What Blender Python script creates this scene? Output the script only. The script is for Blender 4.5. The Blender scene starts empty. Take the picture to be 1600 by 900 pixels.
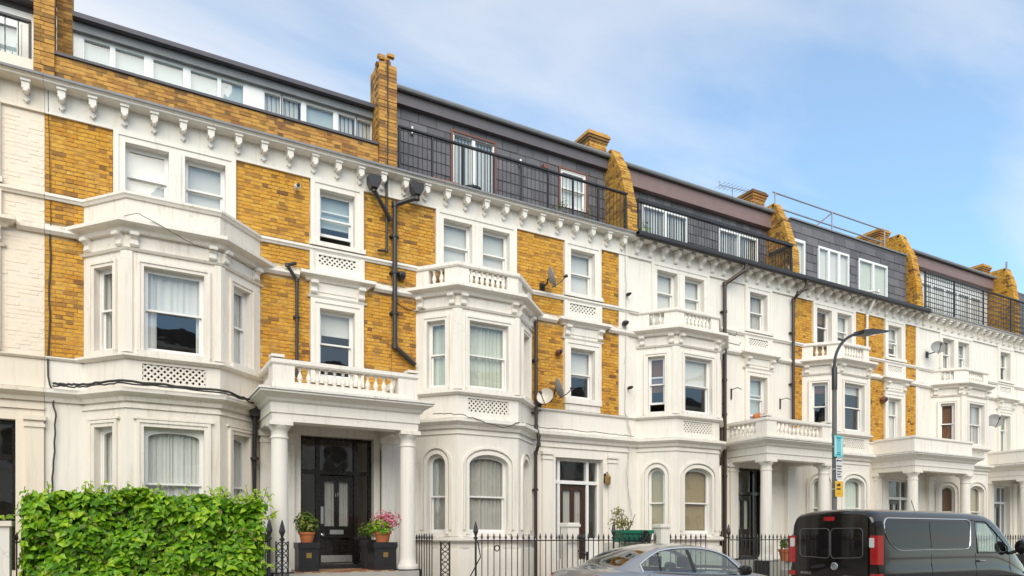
import bpy, math, random
from mathutils import Matrix, Vector
R = math.radians
rng = random.Random(11)
scene = bpy.context.scene
COL = scene.collection

# ------------------------------------------------------------------ camera
VIEW = R(29.18)                                   # camera turned this far from the facade normal towards +x
cam_data = bpy.data.cameras.new("camera")
cam_data.sensor_width = 36.0
cam_data.lens = 36.0 * 1100 / 1600
cam_data.shift_y = (838 - 450) / 1600
cam_data.clip_start = 0.1
cam_data.clip_end = 3000
cam = bpy.data.objects.new("camera", cam_data)
cam.location = (0, -15.0, 1.65)
cam.rotation_euler = (R(90), 0, -VIEW)
COL.objects.link(cam)
scene.camera = cam

# ------------------------------------------------------------------ sky and sun
SUN_EL, SUN_AZ = R(38), R(205)                    # azimuth clockwise from +y: sun stands in front-left of the terrace
world = bpy.data.worlds.new("World")
scene.world = world
world.use_nodes = True
wn, wl = world.node_tree.nodes, world.node_tree.links
wn.clear()
w_out = wn.new("ShaderNodeOutputWorld")
w_bg = wn.new("ShaderNodeBackground"); w_bg.inputs[1].default_value = 0.10
sky = wn.new("ShaderNodeTexSky"); sky.sky_type = 'NISHITA'; sky.sun_disc = False
sky.sun_elevation = SUN_EL; sky.sun_rotation = SUN_AZ
sky.air_density = 1.0; sky.dust_density = 0.3; sky.ozone_density = 1.0
tc = wn.new("ShaderNodeTexCoord")
sep = wn.new("ShaderNodeSeparateXYZ"); wl.new(tc.outputs["Generated"], sep.inputs[0])
def wmath(op, a, b=None, clamp=False):
    n = wn.new("ShaderNodeMath"); n.operation = op; n.use_clamp = clamp
    for i, v in enumerate((a, b)):
        if v is None: continue
        if isinstance(v, (int, float)): n.inputs[i].default_value = v
        else: wl.new(v, n.inputs[i])
    return n.outputs[0]
zz = wmath('ADD', wmath('MAXIMUM', sep.outputs[2], 0.0), 0.22)
cx = wmath('DIVIDE', sep.outputs[0], zz); cy = wmath('DIVIDE', sep.outputs[1], zz)
comb = wn.new("ShaderNodeCombineXYZ"); wl.new(cx, comb.inputs[0]); wl.new(cy, comb.inputs[1])
mp = wn.new("ShaderNodeMapping"); wl.new(comb.outputs[0], mp.inputs[0])
mp.inputs["Rotation"].default_value = (0, 0, R(24)); mp.inputs["Scale"].default_value = (0.55, 1.5, 1)
mp.inputs["Location"].default_value = (1.02, 4.12, 0)
nz = wn.new("ShaderNodeTexNoise"); nz.inputs["Scale"].default_value = 1.35; nz.inputs["Detail"].default_value = 9
nz.inputs["Roughness"].default_value = 0.56; nz.inputs["Distortion"].default_value = 0.45
wl.new(mp.outputs[0], nz.inputs["Vector"])
nz2 = wn.new("ShaderNodeTexNoise"); nz2.inputs["Scale"].default_value = 0.62; nz2.inputs["Detail"].default_value = 4
wl.new(mp.outputs[0], nz2.inputs["Vector"])
csum = wmath('ADD', wmath('MULTIPLY', nz.outputs[0], 0.55), wmath('MULTIPLY', nz2.outputs[0], 0.45))
ramp = wn.new("ShaderNodeValToRGB"); wl.new(csum, ramp.inputs[0])
ramp.color_ramp.elements[0].position = 0.40; ramp.color_ramp.elements[0].color = (0.20, 0.20, 0.20, 1)
ramp.color_ramp.elements[1].position = 0.66; ramp.color_ramp.elements[1].color = (0.95, 0.95, 0.95, 1)
horizon = wmath('SUBTRACT', 1.0, wmath('MULTIPLY', sep.outputs[2], 2.4), True)      # thicker cloud low down
cover = wmath('MAXIMUM', ramp.outputs[0], wmath('MULTIPLY', horizon, 0.72))
wmix = wn.new("ShaderNodeMix"); wmix.data_type = 'RGBA'
wtint = wn.new("ShaderNodeMix"); wtint.data_type = 'RGBA'; wtint.blend_type = 'MULTIPLY'; wtint.inputs[0].default_value = 1.0
wl.new(sky.outputs[0], wtint.inputs[6]); wtint.inputs[7].default_value = (0.60, 1.06, 1.22, 1)                # clear, slightly cyan summer blue
wl.new(cover, wmix.inputs[0]); wl.new(wtint.outputs[2], wmix.inputs[6])
wmix.inputs[7].default_value = (5.4, 5.12, 4.72, 1)                                  # sunlit thin cloud
wl.new(wmix.outputs[2], w_bg.inputs[0]); wl.new(w_bg.outputs[0], w_out.inputs[0])

sun_data = bpy.data.lights.new("sun", 'SUN')
sun_data.energy = 1.45; sun_data.angle = R(55); sun_data.color = (1.0, 0.87, 0.68)
sun = bpy.data.objects.new("sun", sun_data)
sdir = Vector((math.sin(SUN_AZ) * math.cos(SUN_EL), math.cos(SUN_AZ) * math.cos(SUN_EL), math.sin(SUN_EL)))
sun.rotation_euler = sdir.to_track_quat('Z', 'Y').to_euler()
sun.location = (-10, -30, 40)
COL.objects.link(sun)
scene.view_settings.view_transform = 'Standard'
scene.view_settings.look = 'None'
scene.view_settings.exposure = 1.16
scene.view_settings.gamma = 1.0
scene.view_settings.use_curve_mapping = False
scene.cycles.max_bounces = 8
scene.cycles.transparent_max_bounces = 16
scene.cycles.caustics_reflective = False
scene.cycles.caustics_refractive = False

# ------------------------------------------------------------------ materials
MATS = {}
class N:
    """tiny node-graph helper"""
    def __init__(s, name):
        s.m = bpy.data.materials.new(name); s.m.use_nodes = True
        s.t = s.m.node_tree; s.t.nodes.clear()
        s.out = s.t.nodes.new("ShaderNodeOutputMaterial")
        MATS[name] = s.m
    def n(s, typ, **kw):
        nd = s.t.nodes.new("ShaderNode" + typ)
        for k, v in kw.items():
            if k in nd.inputs: nd.inputs[k].default_value = v
            else: setattr(nd, k, v)
        return nd
    def l(s, a, b): s.t.links.new(a, b)
    def noise(s, scale, detail=4, rough=0.55, stretch=None, coord="Object"):
        t = s.n("TexCoord"); nz = s.n("TexNoise"); nz.inputs["Scale"].default_value = scale
        nz.inputs["Detail"].default_value = detail; nz.inputs["Roughness"].default_value = rough
        if coord == "Geo":
            src = s.n("NewGeometry").outputs["Position"]
        else: src = t.outputs[coord]
        if stretch:
            m = s.n("Mapping"); m.inputs["Scale"].default_value = stretch; s.l(src, m.inputs[0]); src = m.outputs[0]
        s.l(src, nz.inputs["Vector"]); return nz.outputs["Fac"]
    def ramp(s, fac, stops):
        r = s.n("ValToRGB"); s.l(fac, r.inputs[0]); el = r.color_ramp.elements
        while len(el) < len(stops): el.new(0.5)
        for e, (p, c) in zip(el, stops):
            e.position = p; e.color = tuple(c) + (1,) if len(c) == 3 else c
        return r.outputs[0]
    def mix(s, fac, a, b, mode='MIX'):
        m = s.n("Mix"); m.data_type = 'RGBA'; m.blend_type = mode
        for i, v in ((0, fac), (6, a), (7, b)):
            if hasattr(v, "links"): s.l(v, m.inputs[i])
            elif i == 0: m.inputs[0].default_value = v
            else: m.inputs[i].default_value = tuple(v) + (1,)
        return m.outputs[2]
    def math(s, op, a, b=0.0, clamp=False):
        m = s.n("Math"); m.operation = op; m.use_clamp = clamp
        for i, v in ((0, a), (1, b)):
            if hasattr(v, "links"): s.l(v, m.inputs[i])
            else: m.inputs[i].default_value = v
        return m.outputs[0]
    def bump(s, h, strength=0.3, dist=0.01):
        b = s.n("Bump"); b.inputs["Strength"].default_value = strength; b.inputs["Distance"].default_value = dist
        s.l(h, b.inputs["Height"]); return b.outputs[0]
    def principled(s, color, rough=0.6, normal=None, **kw):
        p = s.n("BsdfPrincipled")
        if hasattr(color, "links"): s.l(color, p.inputs["Base Color"])
        else: p.inputs["Base Color"].default_value = tuple(color) + (1,)
        if hasattr(rough, "links"): s.l(rough, p.inputs["Roughness"])
        else: p.inputs["Roughness"].default_value = rough
        if normal is not None: s.l(normal, p.inputs["Normal"])
        for k, v in kw.items():
            k = k.replace("_", " ")
            p.inputs[k].default_value = v
        s.l(p.outputs[0], s.out.inputs[0]); return p

def stucco(name, c, dirt, amount=0.55):
    g = N(name)
    big = g.noise(0.9, 5, 0.6, coord="Geo")
    streak = g.noise(3.0, 7, 0.68, stretch=(3.6, 3.6, 0.28), coord="Geo")
    fine = g.noise(38, 4, 0.6, coord="Geo")
    base = g.mix(g.ramp(big, [(0.35, (0, 0, 0)), (0.75, (1, 1, 1))]), c, tuple(x * 0.93 for x in c))
    m = g.math('MULTIPLY', g.ramp(streak, [(0.52, (0, 0, 0)), (0.74, (1, 1, 1))]), amount)
    col = g.mix(m, base, dirt)
    spots = g.math('MULTIPLY', g.ramp(g.noise(7, 8, 0.75, coord="Geo"), [(0.60, (0, 0, 0)), (0.74, (1, 1, 1))]), 0.35 * amount)
    col = g.mix(spots, col, tuple(x * 0.8 for x in dirt))
    up = g.n("SeparateXYZ"); g.l(g.n("NewGeometry").outputs["Normal"], up.inputs[0])          # soot and lichen lying on ledges
    led = g.math('MULTIPLY', g.math('MULTIPLY', g.math('SUBTRACT', up.outputs[2], 0.25, True), 1.5, True), g.ramp(g.noise(3.5, 6, 0.7, coord="Geo"), [(0.36, (0, 0, 0)), (0.62, (1, 1, 1))]))
    col = g.mix(g.math('MULTIPLY', led, 0.85), col, (0.17, 0.155, 0.13))
    tone = g.noise(0.11, 2, 0.4, coord="Geo")                                              # repaintings: each front a slightly different white
    col = g.mix(g.math('MULTIPLY', g.ramp(tone, [(0.40, (0, 0, 0)), (0.60, (1, 1, 1))]), 0.5), col, g.mix(0.5, col, (0.80, 0.74, 0.64)))
    vo = g.n("TexVoronoi"); vo.feature = 'DISTANCE_TO_EDGE'; vo.inputs["Scale"].default_value = 0.9
    wp = g.n("VectorMath"); wp.operation = 'ADD'; wn_ = g.n("TexNoise"); wn_.inputs["Scale"].default_value = 2.5; wn_.inputs["Detail"].default_value = 5
    ps = g.n("NewGeometry").outputs["Position"]; g.l(ps, wn_.inputs["Vector"]); g.l(ps, wp.inputs[0]); g.l(wn_.outputs["Color"], wp.inputs[1]); g.l(wp.outputs[0], vo.inputs["Vector"])
    crack = g.math('MULTIPLY', g.math('LESS_THAN', vo.outputs["Distance"], 0.004), g.math('GREATER_THAN', g.noise(0.8, 3, coord="Geo"), 0.60))
    col = g.mix(g.math('MULTIPLY', crack, 0.35), col, (0.30, 0.27, 0.23))
    g.principled(col, 0.62, g.bump(fine, 0.18, 0.004))
stucco("stucco_white", (0.86, 0.815, 0.745), (0.58, 0.50, 0.39), 0.6)
stucco("stucco_old", (0.85, 0.79, 0.705), (0.55, 0.46, 0.34), 0.7)
stucco("stucco_cream", (0.84, 0.735, 0.60), (0.60, 0.50, 0.38), 0.5)
stucco("trim_weathered", (0.74, 0.715, 0.67), (0.34, 0.31, 0.27), 0.9)

def brick_mat(name, stops, spread=1.0):
    g = N(name)
    oi = g.n("ObjectInfo"); ge = g.n("NewGeometry")
    rnd = g.math('FRACT', g.math('ADD', oi.outputs["Random"], ge.outputs["Random Per Island"]))
    col = g.ramp(rnd, stops)
    blot = g.noise(9, 6, 0.7, coord="Geo")
    col = g.mix(g.math('MULTIPLY', g.ramp(blot, [(0.45, (0, 0, 0)), (0.72, (1, 1, 1))]), 0.45), col, (0.26, 0.115, 0.022))
    soot = g.noise(6.5, 8, 0.74, stretch=(1.0, 1.0, 4.0), coord="Geo")
    col = g.mix(g.math('MULTIPLY', g.ramp(soot, [(0.49, (0, 0, 0)), (0.66, (1, 1, 1))]), 0.80), col, (0.17, 0.080, 0.026))
    patch = g.noise(1.1, 4, 0.6, coord="Geo")
    col = g.mix(g.math('MULTIPLY', g.ramp(patch, [(0.42, (0, 0, 0)), (0.68, (1, 1, 1))]), 0.4), col, (0.68, 0.37, 0.055))
    g.principled(col, 0.85, g.bump(g.noise(55, 5, 0.7, coord="Geo"), 0.5, 0.006))
OCHRE = [(0.0, (0.65, 0.315, 0.030)), (0.30, (0.73, 0.385, 0.042)), (0.55, (0.58, 0.25, 0.024)), (0.74, (0.76, 0.44, 0.070)),
         (0.85, (0.52, 0.25, 0.042)), (0.94, (0.33, 0.155, 0.035)), (1.0, (0.17, 0.08, 0.025))]
brick_mat("stock_brick", OCHRE)
brick_mat("chimney_brick", [(0.0, (0.50, 0.245, 0.06)), (0.4, (0.60, 0.33, 0.085)), (0.65, (0.38, 0.165, 0.045)), (0.82, (0.24, 0.115, 0.045)), (1.0, (0.12, 0.075, 0.04))])
brick_mat("new_brick", [(0.0, (0.54, 0.29, 0.05)), (0.4, (0.64, 0.37, 0.075)), (0.7, (0.42, 0.205, 0.04)), (0.88, (0.28, 0.14, 0.035)), (1.0, (0.15, 0.08, 0.03))])
g = N("painted_brick"); g.principled(g.mix(g.noise(1.4, 5, 0.6, coord="Geo"), (0.87, 0.755, 0.615), (0.82, 0.69, 0.54)), 0.6, g.bump(g.noise(30, 4, coord="Geo"), 0.3, 0.005))
g = N("mortar_dark"); g.principled(g.mix(g.noise(5, 5, 0.65, coord="Geo"), (0.20, 0.115, 0.045), (0.10, 0.06, 0.03)), 0.92)
g = N("mortar"); g.principled(g.mix(g.ramp(g.noise(1.6, 5, 0.65, coord="Geo"), [(0.38, (0, 0, 0)), (0.62, (1, 1, 1))]), (0.66, 0.47, 0.22), (0.24, 0.13, 0.045)), 0.92, g.bump(g.noise(60, 4, coord="Geo"), 0.4, 0.004))

def plain(name, c, rough=0.5, vary=0.12, scale=6, bump=0.0, **kw):
    g = N(name)
    col = g.mix(g.noise(scale, 5, 0.6, coord="Geo"), tuple(x * (1 - vary) for x in c), tuple(min(1, x * (1 + vary)) for x in c))
    nrm = g.bump(g.noise(scale * 6, 4, coord="Geo"), bump, 0.004) if bump else None
    g.principled(col, rough, nrm, **kw)
plain("window_paint", (0.82, 0.81, 0.785), 0.4, 0.04)
plain("upvc", (0.83, 0.84, 0.84), 0.35, 0.03)
plain("black_iron", (0.022, 0.021, 0.023), 0.42, 0.3, 20, 0.15)
plain("black_pipe", (0.030, 0.026, 0.026), 0.4, 0.3, 12, 0.1)
plain("brown_pipe", (0.050, 0.030, 0.024), 0.4, 0.3, 12, 0.1)
plain("cable_black", (0.03, 0.028, 0.028), 0.55, 0.2)
plain("cable_white", (0.55, 0.53, 0.50), 0.55, 0.15)
plain("lead", (0.20, 0.205, 0.215), 0.55, 0.3, 5, 0.25)
plain("lead_dark", (0.075, 0.07, 0.085), 0.5, 0.3, 5, 0.25)
plain("fascia_grey", (0.125, 0.11, 0.118), 0.5, 0.2, 4, 0.1)
plain("fascia_brown", (0.22, 0.145, 0.135), 0.5, 0.2, 4, 0.1)
plain("black_gloss", (0.016, 0.013, 0.012), 0.10, 0.3, 10)
plain("van_panel", (0.012, 0.010, 0.010), 0.035, 0.2, 10)
plain("brown_gloss", (0.055, 0.028, 0.020), 0.22, 0.3, 10)
plain("red_brown_wood", (0.19, 0.075, 0.05), 0.5, 0.2, 8)
plain("planter_black", (0.022, 0.022, 0.025), 0.35, 0.3, 8)
plain("terracotta", (0.52, 0.165, 0.06), 0.75, 0.2, 10, 0.2)
plain("brass", (0.55, 0.36, 0.12), 0.35, 0.15, 9, 0.0, Metallic=0.9)
plain("chrome", (0.80, 0.81, 0.83), 0.14, 0.03, 9, 0.0, Metallic=1.0)
plain("steel", (0.55, 0.55, 0.54), 0.3, 0.1, 9, 0.0, Metallic=0.8)
plain("galvanised", (0.33, 0.34, 0.36), 0.5, 0.15, 5, 0.0, Metallic=0.35)
plain("lamp_grey", (0.115, 0.115, 0.12), 0.45, 0.12, 5)
plain("dish_grey", (0.30, 0.295, 0.285), 0.5, 0.2, 9)
plain("dish_pale", (0.62, 0.58, 0.51), 0.5, 0.15, 9)
plain("asphalt", (0.05, 0.05, 0.052), 0.9, 0.3, 40, 0.4)
plain("paving", (0.40, 0.38, 0.345), 0.85, 0.18, 5, 0.3)
plain("kerb_stone", (0.36, 0.35, 0.33), 0.8, 0.15, 8, 0.3)
plain("road_paint", (0.72, 0.56, 0.10), 0.7, 0.15, 10)
plain("rubber", (0.018, 0.018, 0.018), 0.8, 0.2)
plain("inner_wall", (0.20, 0.175, 0.15), 0.9, 0.15, 1.5)
plain("plastic_green", (0.010, 0.15, 0.085), 0.4, 0.12, 6)
plain("sign_teal", (0.16, 0.62, 0.66), 0.45, 0.05)
plain("sign_white", (0.72, 0.72, 0.73), 0.45, 0.05)
plain("sign_yellow", (0.86, 0.50, 0.02), 0.45, 0.04)
plain("sign_ink", (0.03, 0.03, 0.035), 0.5, 0.1)
plain("sign_ink_teal", (0.03, 0.27, 0.35), 0.5, 0.1)
plain("floor_tile_red", (0.30, 0.105, 0.055), 0.45, 0.25, 12)
plain("floor_tile_buff", (0.50, 0.34, 0.18), 0.45, 0.2, 12)
plain("roof_felt", (0.10, 0.10, 0.105), 0.85, 0.2, 3, 0.2)
plain("bark", (0.10, 0.065, 0.04), 0.85, 0.3, 20, 0.4)
plain("soil", (0.06, 0.045, 0.03), 0.95, 0.3, 20, 0.4)
plain("seat_dark", (0.03, 0.03, 0.032), 0.7, 0.2)

g = N("slate")
oi = g.n("ObjectInfo"); ge = g.n("NewGeometry")
rr = g.math('FRACT', g.math('ADD', oi.outputs["Random"], ge.outputs["Random Per Island"]))
g.principled(g.mix(g.math('MULTIPLY', g.noise(7, 5, 0.65, coord="Geo"), 0.6), g.ramp(rr, [(0, (0.050, 0.047, 0.062)), (0.5, (0.090, 0.086, 0.104)), (1, (0.145, 0.135, 0.15))]), (0.19, 0.18, 0.175)),
             0.55, g.bump(g.noise(30, 5, coord="Geo"), 0.3, 0.005))

def glass_mat(name, tint, refl=1.0, base=0.045, gain=1.0):
    g = N(name)
    tr = g.n("BsdfTransparent"); tr.inputs[0].default_value = tuple(tint) + (1,)
    gl = g.n("BsdfGlossy"); gl.inputs["Roughness"].default_value = 0.015
    gl.inputs["Color"].default_value = (refl, refl, refl, 1)
    wob = g.bump(g.noise(2.1, 2, 0.4, coord="Geo"), 0.12, 0.03)
    g.l(wob, gl.inputs["Normal"])
    fr = g.n("Fresnel"); bk = g.n("NewGeometry").outputs["Backfacing"]          # same reflectance from either side of the thin pane
    g.l(g.math('ADD', g.math('MULTIPLY', bk, 1 / 1.52 - 1.52), 1.52), fr.inputs["IOR"])
    f = g.math('ADD', g.math('MULTIPLY', fr.outputs[0], gain), base, True)
    mx = g.n("MixShader"); g.l(f, mx.inputs[0]); g.l(tr.outputs[0], mx.inputs[1]); g.l(gl.outputs[0], mx.inputs[2])
    g.l(mx.outputs[0], g.out.inputs[0])
glass_mat("window_glass", (0.95, 0.97, 0.96), 1.0, 0.035, 1.25)
glass_mat("car_glass", (0.62, 0.72, 0.68), 1.0, 0.05, 1.5)
glass_mat("tinted_glass", (0.10, 0.095, 0.09), 1.0, 0.05, 1.3)

def cloth(name, c, trans=0.12):
    g = N(name)
    col = g.mix(g.noise(5, 4, coord="Geo", stretch=(1, 1, 0.3)), tuple(x * 0.9 for x in c), c)
    d = g.n("BsdfDiffuse"); t = g.n("BsdfTranslucent"); g.l(col, d.inputs[0]); g.l(col, t.inputs[0])
    mx = g.n("MixShader"); mx.inputs[0].default_value = trans
    g.l(d.outputs[0], mx.inputs[1]); g.l(t.outputs[0], mx.inputs[2]); g.l(mx.outputs[0], g.out.inputs[0])
cloth("net_curtain", (0.86, 0.85, 0.82))
cloth("sage_curtain", (0.74, 0.77, 0.66))
cloth("grey_curtain", (0.62, 0.59, 0.55))
cloth("roller_blind", (0.84, 0.825, 0.78))
cloth("pale_blue_blind", (0.58, 0.67, 0.68))
cloth("tan_blind", (0.60, 0.47, 0.29))
cloth("brown_panel", (0.24, 0.115, 0.06))

def leaf_mat(name, stops):
    g = N(name)
    oi = g.n("ObjectInfo"); ge = g.n("NewGeometry")
    rr = g.math('FRACT', g.math('ADD', oi.outputs["Random"], ge.outputs["Random Per Island"]))
    col = g.ramp(rr, stops)
    p = g.n("BsdfPrincipled"); g.l(col, p.inputs["Base Color"]); p.inputs["Roughness"].default_value = 0.42
    t = g.n("BsdfTranslucent"); g.l(g.mix(0.5, col, (0.30, 0.45, 0.02)), t.inputs[0])
    mx = g.n("MixShader"); mx.inputs[0].default_value = 0.3
    g.l(p.outputs[0], mx.inputs[1]); g.l(t.outputs[0], mx.inputs[2]); g.l(mx.outputs[0], g.out.inputs[0])
leaf_mat("hedge_leaf", [(0, (0.07, 0.20, 0.006)), (0.35, (0.15, 0.37, 0.010)), (0.75, (0.27, 0.52, 0.014)), (1, (0.46, 0.64, 0.03))])
leaf_mat("young_leaf", [(0, (0.25, 0.46, 0.02)), (1, (0.46, 0.60, 0.06))])
leaf_mat("shrub_leaf", [(0, (0.05, 0.10, 0.015)), (0.5, (0.12, 0.19, 0.03)), (1, (0.30, 0.30, 0.06))])
leaf_mat("dry_leaf", [(0, (0.15, 0.17, 0.05)), (0.5, (0.35, 0.30, 0.11)), (1, (0.26, 0.15, 0.06))])
leaf_mat("pink_petal", [(0, (0.55, 0.06, 0.18)), (0.5, (0.72, 0.16, 0.28)), (1, (0.80, 0.35, 0.42))])
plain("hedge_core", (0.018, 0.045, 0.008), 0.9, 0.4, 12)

def car_paint(name, c, metal, rough, coat=1.0):
    g = N(name)
    p = g.principled(g.mix(g.noise(2.0, 3, coord="Geo"), tuple(x * 0.9 for x in c), c), rough, Metallic=metal)
    p.inputs["Coat Weight"].default_value = coat; p.inputs["Coat Roughness"].default_value = 0.03
car_paint("silver_paint", (0.37, 0.37, 0.372), 0.7, 0.28)
car_paint("black_paint", (0.009, 0.007, 0.006), 0.0, 0.10, 0.35)
def lens(name, c, e=0.0):
    g = N(name); p = g.principled(c, 0.18); p.inputs["Coat Weight"].default_value = 1.0
lens("red_lens", (0.42, 0.008, 0.010)); lens("clear_lens", (0.75, 0.72, 0.68)); lens("amber_lens", (0.75, 0.25, 0.02))

# ------------------------------------------------------------------ geometry helpers
class Frame:
    """local (u along the wall, v up, w outwards) to world"""
    def __init__(s, o=(0, 0), d=(1, 0)):
        l = math.hypot(*d); s.o = o; s.u = (d[0] / l, d[1] / l); s.n = (s.u[1], -s.u[0])
    def __call__(s, u, v, w=0.0):
        return (s.o[0] + s.u[0] * u + s.n[0] * w, s.o[1] + s.u[1] * u + s.n[1] * w, v)
FAC = Frame()

class MB:
    def __init__(s, fr=FAC): s.v = []; s.f = []; s.fr = fr; s.sm = False
    def quad(s, *p):
        i = len(s.v); s.v += list(p); s.f.append(tuple(range(i, i + len(p))))
    def box(s, u0, u1, v0, v1, w0, w1, fr=None):
        F = fr or s.fr; i = len(s.v)
        for (u, v, w) in ((u0, v0, w1), (u1, v0, w1), (u1, v1, w1), (u0, v1, w1), (u0, v0, w0), (u1, v0, w0), (u1, v1, w0), (u0, v1, w0)):
            s.v.append(F(u, v, w))
        for q in ((0, 1, 2, 3), (5, 4, 7, 6), (4, 0, 3, 7), (1, 5, 6, 2), (3, 2, 6, 7), (4, 5, 1, 0)):
            s.f.append(tuple(i + k for k in q))
        return s
    def wbox(s, x0, x1, y0, y1, z0, z1):
        return s.box(x0, x1, z0, z1, -y1, -y0, FAC)
    def prism(s, poly, w0, w1, fr=None):
        """poly in (u, v), extruded from w0 to w1"""
        F = fr or s.fr; i = len(s.v); n = len(poly)
        s.v += [F(u, v, w1) for u, v in poly] + [F(u, v, w0) for u, v in poly]
        s.f.append(tuple(range(i, i + n))); s.f.append(tuple(range(i + 2 * n - 1, i + n - 1, -1)))
        for k in range(n):
            j = (k + 1) % n; s.f.append((i + k, i + n + k, i + n + j, i + j))
        return s
    def sweep(s, path, prof, cap=True):
        """closed profile [(out, z)] swept along a plan path with mitred corners"""
        n = len(path); dirs = []
        for k in range(n - 1):
            dx, dy = path[k + 1][0] - path[k][0], path[k + 1][1] - path[k][1]; l = math.hypot(dx, dy)
            dirs.append((dy / l, -dx / l))
        i = len(s.v); m = len(prof)
        for k in range(n):
            a = dirs[max(0, k - 1)]; b = dirs[min(n - 2, k)]
            q = 1 + a[0] * b[0] + a[1] * b[1]
            mx, my = (a[0] + b[0]) / q, (a[1] + b[1]) / q
            for o, z in prof: s.v.append((path[k][0] + mx * o, path[k][1] + my * o, z))
        for k in range(n - 1):
            for j in range(m):
                jj = (j + 1) % m
                s.f.append((i + k * m + j, i + (k + 1) * m + j, i + (k + 1) * m + jj, i + k * m + jj))
        if cap:
            s.f.append(tuple(i + j for j in range(m))); s.f.append(tuple(i + (n - 1) * m + m - 1 - j for j in range(m)))
        return s
    def tube(s, pts, r, n=8, cap=True, r1=None):
        pts = [Vector(p) for p in pts]; i = len(s.v); L = len(pts)
        up = Vector((0, 0, 1)); prev = None
        for k, p in enumerate(pts):
            t = (pts[min(L - 1, k + 1)] - pts[max(0, k - 1)]).normalized()
            a = prev if prev is not None else (up if abs(t.z) < 0.9 else Vector((1, 0, 0)))
            a = (a - t * a.dot(t))
            if a.length < 1e-5: a = t.orthogonal()
            a.normalize(); prev = a; b = t.cross(a)
            rad = r if r1 is None else r + (r1 - r) * k / (L - 1)
            for j in range(n):
                th = 2 * math.pi * j / n
                s.v.append(tuple(p + (a * math.cos(th) + b * math.sin(th)) * rad))
        for k in range(L - 1):
            for j in range(n):
                jj = (j + 1) % n
                s.f.append((i + k * n + j, i + k * n + jj, i + (k + 1) * n + jj, i + (k + 1) * n + j))
        if cap:
            s.f.append(tuple(i + j for j in range(n - 1, -1, -1))); s.f.append(tuple(i + (L - 1) * n + j for j in range(n)))
        return s
    def lathe(s, prof, c=(0, 0, 0), n=14, axis='z', ph=0.0):
        i = len(s.v); L = len(prof)
        for r, z in prof:
            for j in range(n):
                th = 2 * math.pi * j / n + ph; a, b = r * math.cos(th), r * math.sin(th)
                s.v.append((c[0] + a, c[1] + b, c[2] + z) if axis == 'z' else ((c[0] + a, c[1] + z, c[2] + b) if axis == 'y' else (c[0] + z, c[1] + a, c[2] + b)))
        for k in range(L - 1):
            for j in range(n):
                jj = (j + 1) % n
                s.f.append((i + k * n + j, i + k * n + jj, i + (k + 1) * n + jj, i + (k + 1) * n + j))
        s.f.append(tuple(i + j for j in range(n - 1, -1, -1))); s.f.append(tuple(i + (L - 1) * n + j for j in range(n)))
        return s
    def wall(s, u0, u1, v0, v1, holes, depth, fr=None, w=0.0):
        """flat wall with rectangular holes (a, b, c, d) and their reveals"""
        F = fr or s.fr
        us = sorted({u0, u1, *[x for h in holes for x in h[:2] if u0 < x < u1]})
        vs = sorted({v0, v1, *[x for h in holes for x in h[2:4] if v0 < x < v1]})
        for a, b in zip(us, us[1:]):
            for c, d in zip(vs, vs[1:]):
                mu, mv = (a + b) / 2, (c + d) / 2
                if any(h[0] < mu < h[1] and h[2] < mv < h[3] for h in holes): continue
                s.quad(F(a, c, w), F(b, c, w), F(b, d, w), F(a, d, w))
        for h in holes:
            a, b, c, d = h[:4]; dp = w - (h[4] if len(h) > 4 else depth)
            if dp == w: continue
            s.quad(F(a, c, w), F(a, d, w), F(a, d, dp), F(a, c, dp)); s.quad(F(b, c, dp), F(b, d, dp), F(b, d, w), F(b, c, w))
            s.quad(F(a, d, w), F(b, d, w), F(b, d, dp), F(a, d, dp)); s.quad(F(a, c, dp), F(b, c, dp), F(b, c, w), F(a, c, w))
        return s
    def mesh(s, name):
        me = bpy.data.meshes.new(name); me.from_pydata(s.v, [], s.f); me.update()
        return me
    def build(s, name, mat, parent=None, smooth=False, kind=None, label=None):
        return put(name, s.mesh(name), mat, parent, Matrix(), smooth, kind, label)

WM = {}
def put(name, me, mat, parent=None, M=None, smooth=False, kind=None, label=None):
    """link mesh data as one object whose world matrix is M"""
    if mat is not None and not me.materials: me.materials.append(MATS[mat])
    if smooth:
        for p in me.polygons: p.use_smooth = True
        if smooth != 'all':
            try: me.set_sharp_from_angle(angle=R(38))
            except Exception: pass
    o = bpy.data.objects.new(name, me); COL.objects.link(o)
    M = M if M is not None else Matrix()
    if parent is not None:
        o.parent = parent; o.matrix_parent_inverse = WM[parent.name].inverted()
    o.matrix_basis = M; WM[o.name] = M.copy()
    if kind: o["kind"] = kind
    if label: o["label"] = label
    return o
def thing(name, loc, label, cat, group=None):
    o = bpy.data.objects.new(name, None); o.empty_display_size = 0.2; COL.objects.link(o)
    M = Matrix.Translation(loc); o.matrix_basis = M; WM[o.name] = M
    return tag(o, label, cat, group)
def tag(o, label, cat, group=None):
    o["label"] = label; o["category"] = cat
    if group: o["group"] = group
    return o
def T(x, y, z, rz=0.0, s=1.0):
    m = Matrix.Translation((x, y, z)) @ Matrix.Rotation(rz, 4, 'Z')
    return m @ Matrix.Scale(s, 4) if s != 1.0 else m
def arc(a, b, zs, zt, n=10):
    """points of a segmental / elliptic arch from (a, zs) to (b, zs)"""
    c, h = (a + b) / 2, (b - a) / 2
    return [(c - h * math.cos(math.pi * k / n), zs + (zt - zs) * math.sin(math.pi * k / n)) for k in range(n + 1)]
def arch_fill(mb, a, b, zs, zt, top, w0, w1, fr):
    p = arc(a, b, zs, zt)
    for (ua, va), (ub, vb) in zip(p, p[1:]):
        mb.prism([(ua, va), (ub, vb), (ub, top), (ua, top)], w0, w1, fr)
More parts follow.
